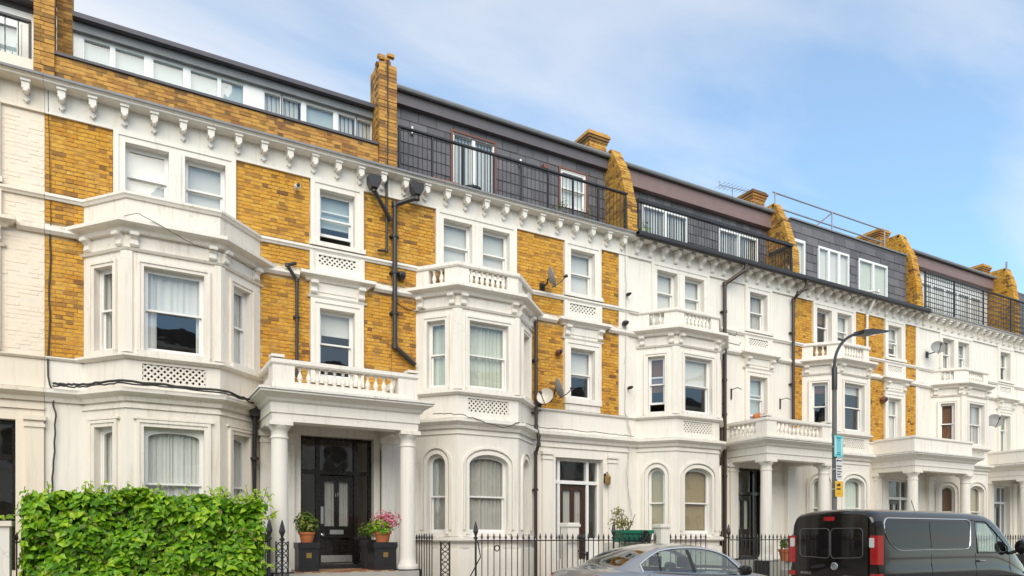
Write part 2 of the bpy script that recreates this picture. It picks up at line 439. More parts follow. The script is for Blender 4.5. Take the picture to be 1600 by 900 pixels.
def arch_ring(mb, a, b, zs, zt, t, w0, w1, fr, zbot=None):
    p = arc(a, b, zs, zt); q = arc(a - t, b + t, zs, zt + t)
    for k in range(len(p) - 1):
        mb.prism([p[k], p[k + 1], q[k + 1], q[k]], w0, w1, fr)
    if zbot is not None:
        mb.box(a - t, a, zbot, zs, w0, w1, fr); mb.box(b, b + t, zbot, zs, w0, w1, fr)
def box_mesh(name, x0, x1, y0, y1, z0, z1):
    return MB().wbox(x0, x1, y0, y1, z0, z1).mesh(name)
# ------------------------------------------------------------------ bricks
def course_bricks(u0, u1, v0, v1, skip, keep=None):
    """Flemish bond laid over a rectangle, clipped by the rectangles in skip: [(a, b, c, d, whole)]"""
    out = []; H, J = 0.065, 0.010
    k0 = int(math.floor(v0 / (H + J)))
    v = k0 * (H + J)
    while v < v1 - 0.02:
        c, d = max(v, v0), min(v + H, v1)
        if d - c > 0.02:
            spans = [(u0, u1)]
            for (a, b, p, q) in skip:
                if p < d - 0.015 and q > c + 0.015:
                    ns = []
                    for (x, y) in spans:
                        if b <= x or a >= y: ns.append((x, y)); continue
                        if a > x: ns.append((x, a))
                        if b < y: ns.append((b, y))
                    spans = ns
            row = int(round(v / (H + J))); u = u0 - 0.4 + (0.1625 if row % 2 else 0.0); hd = False
            while u < u1:
                L = 0.1025 if hd else 0.215
                for (x, y) in spans:
                    a, b = max(u, x + 0.003), min(u + L, y - 0.003)
                    if b - a > 0.03 and (keep is None or keep((a + b) / 2, (c + d) / 2)):
                        out.append((a, b, c, d, abs(b - a - L) < 1e-6 and d - c > H - 1e-6))
                u += L + J; hd = not hd
        v += H + J
    return out
BRICK = {}
def brick_mesh(L, mat):
    key = (round(L, 4), mat)
    if key not in BRICK:
        t = 0.004; h = 0.0325; l = L / 2; w0, w1 = -0.02, 0.010
        v = [(-l, -w0, -h), (l, -w0, -h), (l, -w0, h), (-l, -w0, h), (-l, -w1 + t, -h), (l, -w1 + t, -h), (l, -w1 + t, h), (-l, -w1 + t, h),
             (-l + t, -w1, -h + t), (l - t, -w1, -h + t), (l - t, -w1, h - t), (-l + t, -w1, h - t)]
        f = [(8, 9, 10, 11), (4, 5, 9, 8), (5, 6, 10, 9), (6, 7, 11, 10), (7, 4, 8, 11), (0, 1, 5, 4), (1, 2, 6, 5), (2, 3, 7, 6), (3, 0, 4, 7)]
        me = bpy.data.meshes.new("brick"); me.from_pydata(v, [], f); me.update(); me.materials.append(MATS[mat])
        BRICK[key] = me
    return BRICK[key]
def lay_bricks(parent, fr, u0, u1, v0, v1, skip, mat, singles=0, keep=None, name="brickwork", proud=0.010):
    br = course_bricks(u0, u1, v0, v1, skip, keep)
    one = set()
    if singles:
        whole = [i for i, b in enumerate(br) if b[4]]
        whole.sort(key=lambda i: math.dist(fr((br[i][0] + br[i][1]) / 2, (br[i][2] + br[i][3]) / 2), (0, -15, 1.65)) - 0.02 * (br[i][1] - br[i][0]) / 0.2)
        one = set(whole[:singles])
    rest = MB(fr)
    for i, (a, b, c, d, w) in enumerate(br):
        dw = rng.uniform(-0.004, 0.004)
        if i in one:
            M = Matrix.Translation(Vector(fr((a + b) / 2, (c + d) / 2, dw)))
            put("brick", brick_mesh(b - a, mat), None, parent, M)
        else:
            j = rng.uniform(-0.002, 0.002)
            rest.box(a, b, c + j, d + j, -0.02, proud + dw)
    return rest.build(name, mat, parent, kind="stuff")

# ------------------------------------------------------------------ small repeated pieces
def baluster_mesh(h):
    r = [(0.050, 0), (0.050, 0.05), (0.030, 0.07), (0.026, 0.10), (0.050, 0.26), (0.056, 0.36), (0.046, 0.47), (0.022, 0.68), (0.020, 0.76), (0.036, 0.82), (0.026, 0.87), (0.048, 0.92), (0.048, 1.0)]
    me = MB().lathe([(a, z * h) for a, z in r], n=10).mesh("baluster"); me.materials.append(MATS["stucco_white"])
    for p in me.polygons: p.use_smooth = True
    return me
BALU = {}
def baluster(parent, x, y, z, h):
    k = round(h, 3)
    if k not in BALU: BALU[k] = baluster_mesh(h)
    put("baluster", BALU[k], None, parent, T(x, y, z))
def corbel_mesh(scroll):
    m = MB()
    if not scroll:
        m.box(-0.075, 0.075, 9.55, 9.59, 0.03, 0.25); m.box(-0.058, 0.058, 9.43, 9.55, 0.03, 0.225)
        m.lathe([(0.025, -0.226), (0.04, -0.215), (0.04, -0.10), (0.03, -0.09)], (0, 0, 9.415), 10, 'y')
        m.box(-0.050, 0.050, 9.31, 9.41, 0.03, 0.07); m.lathe([(0.02, -0.09), (0.03, -0.08), (0.03, -0.03)], (0, 0, 9.30), 10, 'y')
    else:
        m.box(-0.078, 0.078, 9.53, 9.58, 0.03, 0.28)
        prof = [(0.03, 9.27), (0.08, 9.27), (0.11, 9.31), (0.10, 9.36), (0.13, 9.41), (0.20, 9.43), (0.25, 9.47), (0.25, 9.53), (0.03, 9.53)]
        fr = Frame((0, 0), (0, -1)); m.prism(prof, -0.055, 0.055, fr)
    me = m.mesh("corbel"); me.materials.append(MATS["stucco_white"]); return me
CORB = {False: corbel_mesh(False), True: corbel_mesh(True)}
def bracket_mesh():
    fr = Frame((0, 0), (0, -1)); m = MB()
    m.prism([(0.0, -0.26), (0.05, -0.25), (0.07, -0.20), (0.06, -0.13), (0.10, -0.09), (0.15, -0.07), (0.16, -0.01), (0.0, -0.01)], -0.065, 0.065, fr)
    m.lathe([(0.03, -0.08), (0.03, 0.08)], (0, -0.125, -0.05), 8, 'x'); m.lathe([(0.024, -0.075), (0.024, 0.075)], (0, -0.05, -0.215), 8, 'x')
    me = m.mesh("bracket"); me.materials.append(MATS["stucco_white"]); return me
BRACKET = bracket_mesh()
def bracket(parent, fr, u, z, w=0.0, s=1.0):
    ang = math.atan2(fr.u[1], fr.u[0]); p = fr(u, z, w)
    put("bracket", BRACKET, None, parent, T(p[0], p[1], p[2], ang, s))
def lattice(parent, fr, a, b, c, d, w, mat, pitch=0.105, t=0.034):
    m = MB(fr); q = t / math.sqrt(2)
    k = -(d - c)
    while k < (b - a):
        ua, va = a + k, c; ub, vb = a + k + (d - c), d
        if ua < a: va += a - ua; ua = a
        if ub > b: vb -= ub - b; ub = b
        if ub - ua > 0.01:
            m.prism([(ua - q / 2, va + q / 2), (ua + q / 2, va - q / 2), (ub + q / 2, vb - q / 2), (ub - q / 2, vb + q / 2)], w - 0.025, w, fr)
            ma, mb_ = a + b - ub, a + b - ua
            m.prism([(ma - q / 2, vb - q / 2), (mb_ - q / 2, va - q / 2), (mb_ + q / 2, va + q / 2), (ma + q / 2, vb + q / 2)], w - 0.029, w - 0.004, fr)
        k += pitch
    return m.build("lattice", mat, parent)

# ------------------------------------------------------------------ windows and doors
def curtain_sheet(fr, a, b, c, d, w, folds=9, amp=0.02):
    m = MB(fr); n = max(8, int(folds * 6)); ph = rng.uniform(0, 6); fa, fb = rng.uniform(2.5, 5), rng.uniform(7, 12); folds *= rng.uniform(0.7, 1.1); gather = rng.uniform(0.0, 0.03)
    for k in range(n):
        p = []
        for q in (k, k + 1):
            t = q / n; p.append((a + (b - a) * t, w + amp * (0.75 * math.sin(t * folds * 6.28 + ph + 1.6 * math.sin(t * fb + ph)) + 0.6 * math.sin(t * fa * 6.28 + ph * 2))))
        m.quad(fr(p[0][0], c, p[0][1]), fr(p[1][0], c, p[1][1]), fr(p[1][0], d, p[1][1]), fr(p[0][0], d, p[0][1]))
    return m
def pane(fr, a, b, c, d, w, parent, mat="window_glass"):
    m = MB(fr); m.quad(fr(a, c, w), fr(b, c, w), fr(b, d, w), fr(a, d, w)); return m.build("pane", mat, parent)
def window(house, fr, a, b, c, d, w=-0.13, arch=0.0, cover=None, lift=0.0, meet=0.5, bars=0, mat="window_paint", side=0.0, label=None):
    """double-hung sash window filling the opening a..b, c..d"""
    m = MB(fr); e = 0.035; s = 0.04
    g = 0.002
    m.box(a + g, a + e, c + g, d - g, w - 0.09, w + 0.012); m.box(b - e, b - g, c + g, d - g, w - 0.09, w + 0.012)
    m.box(a + e, b - e, d - e, d - g, w - 0.09, w + 0.012); m.box(a + e, b - e, c + g, c + e + 0.015, w - 0.09, w + 0.03)
    if arch: arch_fill(m, a + e, b - e, d - e - arch, d - e - 0.012, d - e + 0.001, w - 0.088, w + 0.010, fr)
    zm = c + (d - c) * meet; ia, ib = a + e, b - e; top = d - e; bot = c + e + 0.015
    # upper sash
    m.box(ia, ia + s, zm, top, w - 0.035, w); m.box(ib - s, ib, zm, top, w - 0.035, w)
    m.box(ia + s, ib - s, zm, zm + 0.035, w - 0.035, w)
    if not arch: m.box(ia + s, ib - s, top - s, top, w - 0.035, w)
    else: arch_fill(m, ia + s, ib - s, top - arch - 0.01, top - s - 0.01, top - 0.001, w - 0.034, w - 0.001, fr)
    # lower sash, behind, raised by lift
    la, lb = bot + lift, zm + 0.035 + lift
    m.box(ia, ia + s, la, lb, w - 0.08, w - 0.045); m.box(ib - s, ib, la, lb, w - 0.08, w - 0.045)
    m.box(ia + s, ib - s, la, la + 0.055, w - 0.08, w - 0.045); m.box(ia + s, ib - s, lb - 0.035, lb, w - 0.08, w - 0.045)
    for k in range(bars):
        x = ia + s + (ib - ia - 2 * s) * (k + 1) / (bars + 1)
        m.box(x - 0.011, x + 0.011, zm + 0.035, top - 0.001, w - 0.03, w - 0.004); m.box(x - 0.011, x + 0.011, la + 0.055, lb - 0.035, w - 0.076, w - 0.05)
    o = m.build("window", mat, house, label=label)
    for (p, q, ww) in ((zm + 0.03, top - (0.0 if arch else s - 0.005), w - 0.018), (la + 0.05, lb - 0.03, w - 0.062)):
        pane(fr, ia + s - 0.005, ib - s + 0.005, p, q, ww, o)
    wc = w - 0.115
    if cover in ("net", "sage", "grey"):
        mt = {"net": "net_curtain", "sage": "sage_curtain", "grey": "grey_curtain"}[cover]
        mid = (a + b) / 2 + rng.uniform(-0.05, 0.05) * (b - a)
        for (p, q) in ((a + 0.01, mid + 0.01), (mid - 0.01, b - 0.01)):
            curtain_sheet(fr, p, q, c - 0.05, d + 0.05, wc + rng.uniform(-.02, .02), max(3, (q - p) / 0.075)).build("curtain", mt, o, smooth='all')
    elif cover in ("drapes", "halfnet"):
        if cover == "halfnet": curtain_sheet(fr, a, b, c + (d - c) * 0.52, d + 0.05, wc - 0.02, (b - a) / 0.09, 0.012).build("curtain", "net_curtain", o, smooth='all')
        for (p, q) in ((a - 0.02, a + (b - a) * 0.22), (b - (b - a) * 0.12, b + 0.02)):
            curtain_sheet(fr, p, q, c - 0.05, d + 0.05, wc, 4).build("curtain", "net_curtain", o, smooth='all')
    elif cover and cover.startswith(("roller", "blue", "tan", "brown")):
        kind, _, frac = cover.partition(":"); fz = float(frac or 1)
        mt = {"roller": "roller_blind", "blue": "pale_blue_blind", "tan": "tan_blind", "brown": "brown_panel"}[kind]
        z0 = d + 0.03 - (d - c + 0.05) * fz
        bm = MB(fr)
        if kind == "tan":
            z = d
            while z > z0: bm.box(a + 0.01, b - 0.01, z - 0.034, z - 0.004, wc + 0.005, wc + 0.012); z -= 0.045
            bm.box(a + 0.01, b - 0.01, z0, d, wc - 0.012, wc - 0.004)
        else:
            bm.box(a + 0.01, b - 0.01, z0, d, wc - 0.004, wc); bm.box(a + 0.01, b - 0.01, z0 - 0.02, z0, wc - 0.012, wc + 0.008)
        bm.build("blind", mt, o)
    return o
def surround(mb, fr, a, b, c, d, t, p, sill=True):
    """moulded architrave round an opening: an outer fillet and a flat inner band, lining the reveal"""
    g = 0.004
    mb.box(a - t, a - t * 0.55, c, d + t, 0.0, p + 0.02, fr); mb.box(b + t * 0.55, b + t, c, d + t, 0.0, p + 0.02, fr)
    mb.box(a - t * 0.55, b + t * 0.55, d + t * 0.55, d + t, 0.0, p + 0.02, fr)
    mb.box(a - t * 0.55, a + g, c, d + t * 0.55, -0.12, p, fr); mb.box(b - g, b + t * 0.55, c, d + t * 0.55, -0.12, p, fr)
    mb.box(a + g, b - g, d - g, d + t * 0.55, -0.12, p, fr)
    if sill: mb.box(a - t * 0.9, b + t * 0.9, c - 0.075, c + g, -0.12, p + 0.06, fr)

def door_set(house, a, b, z0, z1, w, da, db, zt, frame_mat, door_mat, glass=True, number=None, plate=False, kick=False):
    """door with sidelights and fanlight filling the opening a..b, z0..z1; leaf between da and db, transom at zt"""
    fr = FAC; m = MB(fr); e = 0.07; g = 0.003
    m.box(a + g, a + e, z0, z1 - g, w - 0.1, w); m.box(b - e, b - g, z0, z1 - g, w - 0.1, w); m.box(a + e, b - e, z1 - e, z1 - g, w - 0.1, w)
    m.box(a + e, b - e, zt, zt + 0.09, w - 0.1, w + 0.02)
    ms = []
    for x, q in ((da, -1), (db, 1)):
        x0, x1 = (x - 0.08, x) if q < 0 else (x, x + 0.08)
        if x0 > a + e - 0.02 and x1 < b - e + 0.02:
            m.box(x0, x1, z0, zt, w - 0.1, w + 0.008); m.box(x0, x1, zt + 0.09, z1 - e, w - 0.1, w + 0.008); ms.append((x0, x1))
    for (x0, x1) in ((a + e, da - 0.08), (db + 0.08, b - e)):
        if x1 - x0 > 0.08: m.box(x0, x1, z0, z0 + 0.55, w - 0.07, w - 0.02)
    f = m.build("door_frame", frame_mat, house)
    cells = [(da, db, zt + 0.09, z1 - e), (a + e, da - 0.08, zt + 0.09, z1 - e), (db + 0.08, b - e, zt + 0.09, z1 - e), (a + e, da - 0.08, z0 + 0.55, zt), (db + 0.08, b - e, z0 + 0.55, zt)]
    for (p, q, r_, s_) in cells:
        if q - p > 0.08: pane(fr, p, q, r_, s_, w - 0.055, f)
    W = db - da; t = 0.115 * W / 0.8; wd = w - 0.03
    zb = z0 + 0.02; zl = zb + 0.55; zg = zb + 0.80; zh = zt - 0.02; mid = (da + db) / 2
    L = MB(fr)
    L.box(da + 0.004, da + t, zb, zh, wd - 0.045, wd); L.box(db - t, db - 0.004, zb, zh, wd - 0.045, wd); L.box(mid - t * 0.5, mid + t * 0.5, zb, zh, wd - 0.045, wd - 0.002)
    for (p, q) in ((da + t, mid - t * 0.5), (mid + t * 0.5, db - t)):
        L.box(p, q, zb, zb + 0.2, wd - 0.045, wd); L.box(p, q, zl - 0.02, zg, wd - 0.045, wd); L.box(p, q, zh - 0.13, zh, wd - 0.045, wd)
        L.box(p, q, zb + 0.2, zl - 0.02, wd - 0.04, wd - 0.028); L.box(p + 0.05, q - 0.05, zb + 0.24, zl - 0.06, wd - 0.04, wd - 0.012)
    L.box(da + 0.03, db - 0.03, zl + 0.0, zl + 0.035, wd, wd + 0.03)
    d = L.build("door", door_mat, house)
    for (p, q) in ((da + t, mid - t * 0.5), (mid + t * 0.5, db - t)):
        pane(fr, p, q, zg, zh - 0.13, wd - 0.025, d)
        curtain_sheet(fr, p - .01, q + .01, zg - .02, zh - .1, wd - 0.08, 3, 0.012).build("curtain", "grey_curtain", d, smooth='all')
    k = MB(); k.lathe([(0.012, 0.0), (0.016, -0.03), (0.035, -0.045), (0.038, -0.06), (0.02, -0.075)], (da + t * 0.5, -wd, zl + 0.06), 12, 'y'); k.build("door_knob", "chrome", d, smooth=True)
    if plate:
        MB(fr).box(mid - 0.15, mid + 0.15, zl + 0.075, zl + 0.17, wd + 0.0, wd + 0.012).build("letter_plate", "steel", d)
        MB(fr).box(da + 0.025, da + 0.085, zg + 0.05, zg + 0.42, wd, wd + 0.008).build("finger_plate", "steel", d)
    if kick: MB(fr).box(da + 0.03, db - 0.03, zb + 0.02, zb + 0.17, wd + 0.001, wd + 0.008).build("kick_plate", "steel", d)
    if number: text_mesh("door_number", number, mid, -(wd + 0.008), zh - 0.42, 0.10, "chrome", d)
    return f
def text_mesh(name, s, x, y, z, size, mat, parent, M=None, depth=0.003):
    cu = bpy.data.curves.new(name, 'FONT'); cu.body = s; cu.size = size; cu.align_x = 'CENTER'; cu.align_y = 'CENTER'; cu.extrude = depth
    cu.resolution_u = 2
    ob = bpy.data.objects.new("tmp_text", cu); COL.objects.link(ob)
    dg = bpy.context.evaluated_depsgraph_get(); me = bpy.data.meshes.new_from_object(ob.evaluated_get(dg))
    bpy.data.objects.remove(ob); bpy.data.curves.remove(cu)
    me.materials.clear(); me.name = name
    M = M or Matrix.Translation((x, y, z)) @ Matrix.Rotation(R(90), 4, 'X')
    return put(name, me, mat, parent, M)

# ------------------------------------------------------------------ a house of the terrace
def build_house(P):
    x0, x1, c, s = P["x0"] + 0.003, P["x1"] - 0.003, P["c"], P["s"]
    bm_, st = P.get("brick"), P.get("stucco", "stucco_white")
    H = thing("terraced_house", ((x0 + x1) / 2, 0, 0), P["label"], "house", "houses of the terrace")
    A, B, C, D = (c - 1.52, 0.0), (c - 0.85, -0.8), (c + 0.70, -0.8), (c + 1.55, 0.0)
    da, db, dz0, dz1 = P["door"][:4]
    pair = [(c - 0.86, c - 0.12, 7.86, 9.0), (c + 0.15, c + 0.89, 7.86, 9.0)]
    sg2, sg1 = (s - 0.38, s + 0.38, 7.86, 9.0), (s - 0.38, s + 0.38, P.get("s1z", 5.02), 6.48)
    ap = (s - 0.40, s + 0.40, 7.40, 7.60)
    bay_hole = (A[0] + 0.02, D[0] - 0.02, 0.02, 7.0, 0)
    holes = [bay_hole, *pair, sg2, sg1, ap + (0.02,), (da, db, dz0, dz1, 0.3)]
    # walls
    if bm_:
        MB().wall(x0, x1, 0.0, 4.86, [bay_hole, (da, db, dz0, dz1, 0.3)], 0.2).build("front_wall", st, H)
        MB().wall(x0, x1, 4.86, 9.22, [bay_hole, *pair, sg2, sg1, ap + (0.02,)], 0.2).build("brick_bed", "mortar", H)
        MB().wall(x0, x1, 9.22, 9.66, [], 0.2).build("frieze_wall", st, H)
        xr = P.get("brick_to", x1)
        skip = [(A[0], D[0], 4.0, 7.77), (c - 1.06, c + 1.09, 7.7, 9.3), (s - 0.59, s + 0.59, 4.0, 9.3), (x0, x1, 7.64, 7.77), (x0, x1, 7.02, 7.23)]
        lay_bricks(H, FAC, x0, xr, 4.87, 9.19, skip, bm_, P.get("singles", 0))
        if xr < x1: MB().box(xr, x1, 4.87, 9.19, 0, 0.03).build("quoin_strip", st, H)
    else:
        MB().wall(x0, x1, 0.0, 9.66, holes, 0.2).build("front_wall", st, H)
        if P.get("painted"):
            skip = [(A[0], D[0], 4.0, 7.77), (c - 1.06, c + 1.09, 7.7, 9.3), (s - 0.59, s + 0.59, 4.0, 9.3), (x0, x1, 7.64, 7.77), (x0, x1, 7.02, 7.23)]
            lay_bricks(H, FAC, x0, x1, 4.87, 9.19, skip, "painted_brick", 0, proud=0.003)
    # shell behind the front: party sides, back, floors, inner partition
    sh = MB(); y1 = 8.0
    sh.quad((x0, 0, 0), (x0, y1, 0), (x0, y1, 10.2), (x0, 0.02, 10.2)); sh.quad((x1, 0, 0), (x1, 0.02, 10.2), (x1, y1, 10.2), (x1, y1, 0))
    sh.quad((x0, y1, 0), (x1, y1, 0), (x1, y1, 10.2), (x0, y1, 10.2))
    for z in (1.0, 4.42, 7.55): sh.wbox(x0 + .01, x1 - .01, 0.25, y1 - 0.01, z, z + 0.1)
    sh.build("rear_walls", "stucco_old", H)
    MB().wbox(x0 + 0.02, x1 - 0.02, 3.2, 3.3, 0.1, 9.6).build("inner_wall", "inner_wall", H)
    # strings on the flat part of the front
    for (a, b) in ((x0, A[0] + 0.1), (D[0] - 0.1, x1)):
        MB().sweep([(a, 0), (b, 0)], [(0.0, 7.65), (0.045, 7.65), (0.06, 7.68), (0.085, 7.70), (0.085, 7.745), (0.0, 7.765)]).build("sill_string", st, H)
    for (a, b) in ((x0, A[0]), (D[0], s - 0.80), (s + 0.80, x1)):
        if b - a > 0.03: MB().sweep([(a, 0), (b, 0)], [(0.0, 7.03), (0.06, 7.03), (0.11, 7.08), (0.11, 7.12), (0.0, 7.225)]).build("band_course", st, H)
    # paired and single windows of the second floor, first-floor window with hood
    m = MB()
    surround(m, FAC, pair[0][0], pair[1][1], 7.86, 9.0, 0.19, 0.05, False)
    m.box(pair[0][1] - 0.004, pair[1][0] + 0.004, 7.86, 8.996, -0.12, 0.05); m.box(pair[0][1] + 0.06, pair[1][0] - 0.06, 7.86, 8.996, 0.05, 0.068)
    m.box(pair[0][0] - 0.17, pair[1][1] + 0.17, 7.775, 7.864, -0.12, 0.10)
    m.build("architrave", st, H)
    m = MB(); surround(m, FAC, *sg2, 0.19, 0.05, False); m.box(s - 0.60, s + 0.60, 7.77, 7.864, -0.12, 0.11); m.build("architrave", st, H)
    m = MB(); surround(m, FAC, *sg1, 0.19, 0.05, False); m.box(s - 0.57, s + 0.57, sg1[2] - 0.14, sg1[2] + 0.004, -0.12, 0.09)
    if sg1[2] - 0.14 > 4.9: m.box(s - 0.55, s + 0.55, 4.865, sg1[2] - 0.14, 0, 0.05)
    m.build("architrave", st, H)
    m = MB(); m.wall(s - 0.585, s + 0.585, 7.225, 7.65, [ap], 0.05, w=0.05)
    m.box(s - 0.585, s - 0.50, 7.225, 7.65, 0.0, 0.075); m.box(s + 0.50, s + 0.585, 7.225, 7.65, 0.0, 0.075)
    apo = m.build("apron", st, H); lattice(apo, FAC, *ap, 0.03, st)
    m = MB(); m.box(s - 0.585, s + 0.585, 6.70, 7.01, 0.0, 0.055); m.box(s - 0.40, s + 0.40, 6.80, 6.95, 0.055, 0.07)
    m.sweep([(s - 0.60, 0), (s - 0.60, -0.03), (s + 0.60, -0.03), (s + 0.60, 0)], [(-0.02, 7.01), (0.06, 7.01), (0.10, 7.06), (0.17, 7.09), (0.20, 7.11), (0.20, 7.17), (-0.02, 7.222)])
    m.sweep([(s - 0.60, 0), (s - 0.60, -0.03), (s + 0.60, -0.03), (s + 0.60, 0)], [(-0.02, 6.68), (0.03, 6.68), (0.05, 6.72), (-0.02, 6.74)])
    hd = m.build("window_hood", st, H)
    for u in (s - 0.51, s + 0.51): bracket(hd, FAC, u, 7.01, 0.055)
    cv = P.get("covers", {})
    for i, q in enumerate(pair): window(H, FAC, *q, cover=cv.get("pair%d" % i, "roller:0.8"), lift=cv.get("lp%d" % i, 0))
    window(H, FAC, *sg2, cover=cv.get("s2", "blue:0.9"), lift=cv.get("ls2", 0))
    window(H, FAC, *sg1, cover=cv.get("s1", "roller:0.5"), lift=cv.get("ls1", 0), bars=1 if P.get("french") else 0, meet=0.62 if P.get("french") else 0.5)
    # frieze and main cornice
    m = MB(); m.box(x0, x1, 9.195, 9.59, 0.0, 0.03); m.box(x0, x1, 9.165, 9.195, 0.0, 0.055)
    m.sweep([(x0, 0), (x1, 0)], [(0.0, 9.59), (0.22, 9.59), (0.26, 9.595), (0.29, 9.61), (0.29, 9.635), (0.325, 9.66), (0.325, 9.69), (0.0, 9.73)])
    cn = m.build("cornice", st, H)
    n = P.get("corbels", 13)
    for k in range(n):
        x = x0 + (x1 - x0) * (k + 0.5) / n
        put("corbel", CORB[P.get("scroll", False)], None, cn, T(x + rng.uniform(-0.012, 0.012), rng.uniform(-0.006, 0.006), rng.uniform(-0.006, 0.004), R(rng.uniform(-2, 2))))
    if P.get("gutter"):
        g = MB(); g.tube([(x0, -0.405, 9.625), (x1, -0.405, 9.625)], 0.07, 10); g.box(x0, x1, 9.63, 9.705, 0.328, 0.475); g.build("gutter", "black_pipe", H, smooth=True)
    else:
        g = MB(); g.sweep([(x0, 0), (x1, 0)], [(0.02, 9.735), (0.34, 9.695), (0.345, 9.66), (0.353, 9.66), (0.35, 9.705), (0.02, 9.75)]); g.build("lead_flashing", "lead", H)
    # ---- bay
    Ax, Dx = (A[0] - 0.13, 0.155), (D[0] + 0.16, 0.151)
    path = [Ax, B, C, Dx]
    FA, FB, FC = Frame(A, (B[0] - A[0], B[1])), Frame(B, (C[0] - B[0], 0)), Frame(C, (D[0] - C[0], 0.8))
    LA, LB, LC = math.dist(A, B), C[0] - B[0], math.dist(C, D)
    arched = P.get("arched", True); bst = P.get("bay_stucco", st)
    ffz, gfz = (4.96, 6.48), (1.70, 3.62 if not arched else 3.50)
    w = MB(); faces = []
    for F, L, ow in ((FA, LA, 0.46), (FB, LB, 1.0), (FC, LC, 0.50)):
        u0_, u1_ = L / 2 - ow / 2, L / 2 + ow / 2
        hs = [(u0_, u1_, *ffz), (u0_, u1_, *gfz)]
        if F is FB: hs.append((u0_ - 0.02, u1_ + 0.02, 4.44, 4.74, 0.06))
        w.wall(0, L, 0.0, 7.2, hs, 0.18, F); faces.append((F, L, u0_, u1_))
    bay = w.build("bay_wall", bst, H)
    lattice(bay, FB, faces[1][2] - 0.02, faces[1][3] + 0.02, 4.44, 4.74, -0.02, bst)
    for nm, pf in (("bay_plinth", [(0, 0.0), (0.07, 0.0), (0.07, 1.36), (0.0, 1.40)]), ("bay_sill", [(0, 1.52), (0.06, 1.52), (0.12, 1.56), (0.12, 1.62), (0.0, 1.66)]),
                   ("bay_fillet", [(0, 3.93), (0.03, 3.93), (0.03, 3.97), (0, 3.98)]), ("bay_ledge", [(0, 4.05), (0.05, 4.05), (0.08, 4.12), (0.15, 4.16), (0.19, 4.19), (0.19, 4.25), (0, 4.30)]),
                   ("bay_sill", [(0, 4.80), (0.05, 4.80), (0.11, 4.84), (0.11, 4.88), (0, 4.91)]), ("bay_fillet", [(0, 6.72), (0.035, 6.72), (0.06, 6.76), (0, 6.78)]),
                   ("bay_cornice", [(0, 7.02), (0.08, 7.02), (0.12, 7.08), (0.20, 7.11), (0.25, 7.14), (0.25, 7.205), (0, 7.25)])):
        MB().sweep(path, pf).build(nm, bst, bay)
    for (F, L, a, b) in faces:
        m = MB()
        surround(m, F, a, b, *ffz, 0.10, 0.035)
        m.build("bay_architrave", bst, bay); m = MB()
        if arched:
            arch_fill(m, a, b, gfz[1] - 0.24, gfz[1] - 0.006, gfz[1], -0.15, 0.0, F)
            arch_ring(m, a + 0.004, b - 0.004, gfz[1] - 0.24, gfz[1] - 0.004, 0.08, -0.10, 0.028, F, gfz[0])
            arch_ring(m, a - 0.10, b + 0.10, gfz[1] - 0.22, gfz[1] + 0.12, 0.045, 0.0, 0.05, F, gfz[0] + 0.1)
        else:
            surround(m, F, a, b, *gfz, 0.11, 0.03, False); m.box(a - 0.16, b + 0.16, gfz[1] + 0.12, gfz[1] + 0.16, 0, 0.05, F)
        m.build("bay_architrave", bst, bay)
    def corner(Q, F1, L1, F2, z0, z1, o, half=0.10):
        p1, p2 = F1(L1 - half, 0), F2(half, 0)
        MB().sweep([p1[:2], Q, p2[:2]], [(0, z0), (o, z0), (o, z1), (0, z1)]).build("bay_pilaster", bst, bay)
    corner(B, FA, LA, FB, 4.92, 6.71, 0.03); corner(C, FB, LB, FC, 4.92, 6.71, 0.03)
    for F, us in ((FA, (0.14, LA - 0.12)), (FB, (0.13, LB - 0.13)), (FC, (0.12, LC - 0.16))):
        for u in us: bracket(bay, F, u, 7.03, 0.0, 0.95)
    fl = MB(); pts = [(A[0], 0.1), (A[0], 0), B, C, (D[0], 0), (D[0], 0.1)]
    for z in (7.205, 4.35): fl.quad(*[(x, y + 0.004, z) for x, y in pts])
    fl.build("bay_roof", "lead", bay)
    solid = P.get("solid_parapet", False)
    m = MB()
    if solid:
        m.sweep(path, [(-0.14, 7.24), (0.0, 7.24), (0.0, 7.64), (-0.14, 7.64)])
        m.sweep(path, [(-0.16, 7.64), (0.03, 7.64), (0.05, 7.68), (0.07, 7.70), (0.07, 7.745), (-0.16, 7.77)])
        pp = m.build("parapet", bst, H)
    else:
        m.sweep(path, [(-0.15, 7.24), (0.01, 7.24), (0.01, 7.32), (-0.15, 7.32)])
        m.sweep(path, [(-0.17, 7.64), (0.02, 7.64), (0.04, 7.67), (0.04, 7.74), (-0.17, 7.765)])
        for (F, L, a, b) in faces:
            ed = 0.30 if F is FB else 0.34
            m.box(0.0, ed * 0.95, 7.32, 7.64, -0.13, -0.003, F); m.box(L - ed * 0.95, L, 7.32, 7.64, -0.13, -0.005, F)
        pp = m.build("balustrade", bst, H)
        for (F, L, a, b) in faces:
            ed = 0.30 if F is FB else 0.34; n = max(2, int((L - 2 * ed) / 0.125))
            for k in range(n):
                q = F(ed + (L - 2 * ed) * (k + 0.5) / n, 7.32, -0.07); baluster(pp, q[0], q[1], 7.32, 0.32)
    for i, (F, L, a, b) in enumerate(faces):
        window(H, F, a, b, *ffz, w=-0.11, cover=cv.get("f%d" % i, "net"), lift=cv.get("lf%d" % i, 0), bars=cv.get("bf%d" % i, 0))
        window(H, F, a, b, *gfz, w=-0.12, arch=0.16 if arched else (0.13 if i == 1 else 0.10), cover=cv.get("g%d" % i, "grey"), meet=0.46)
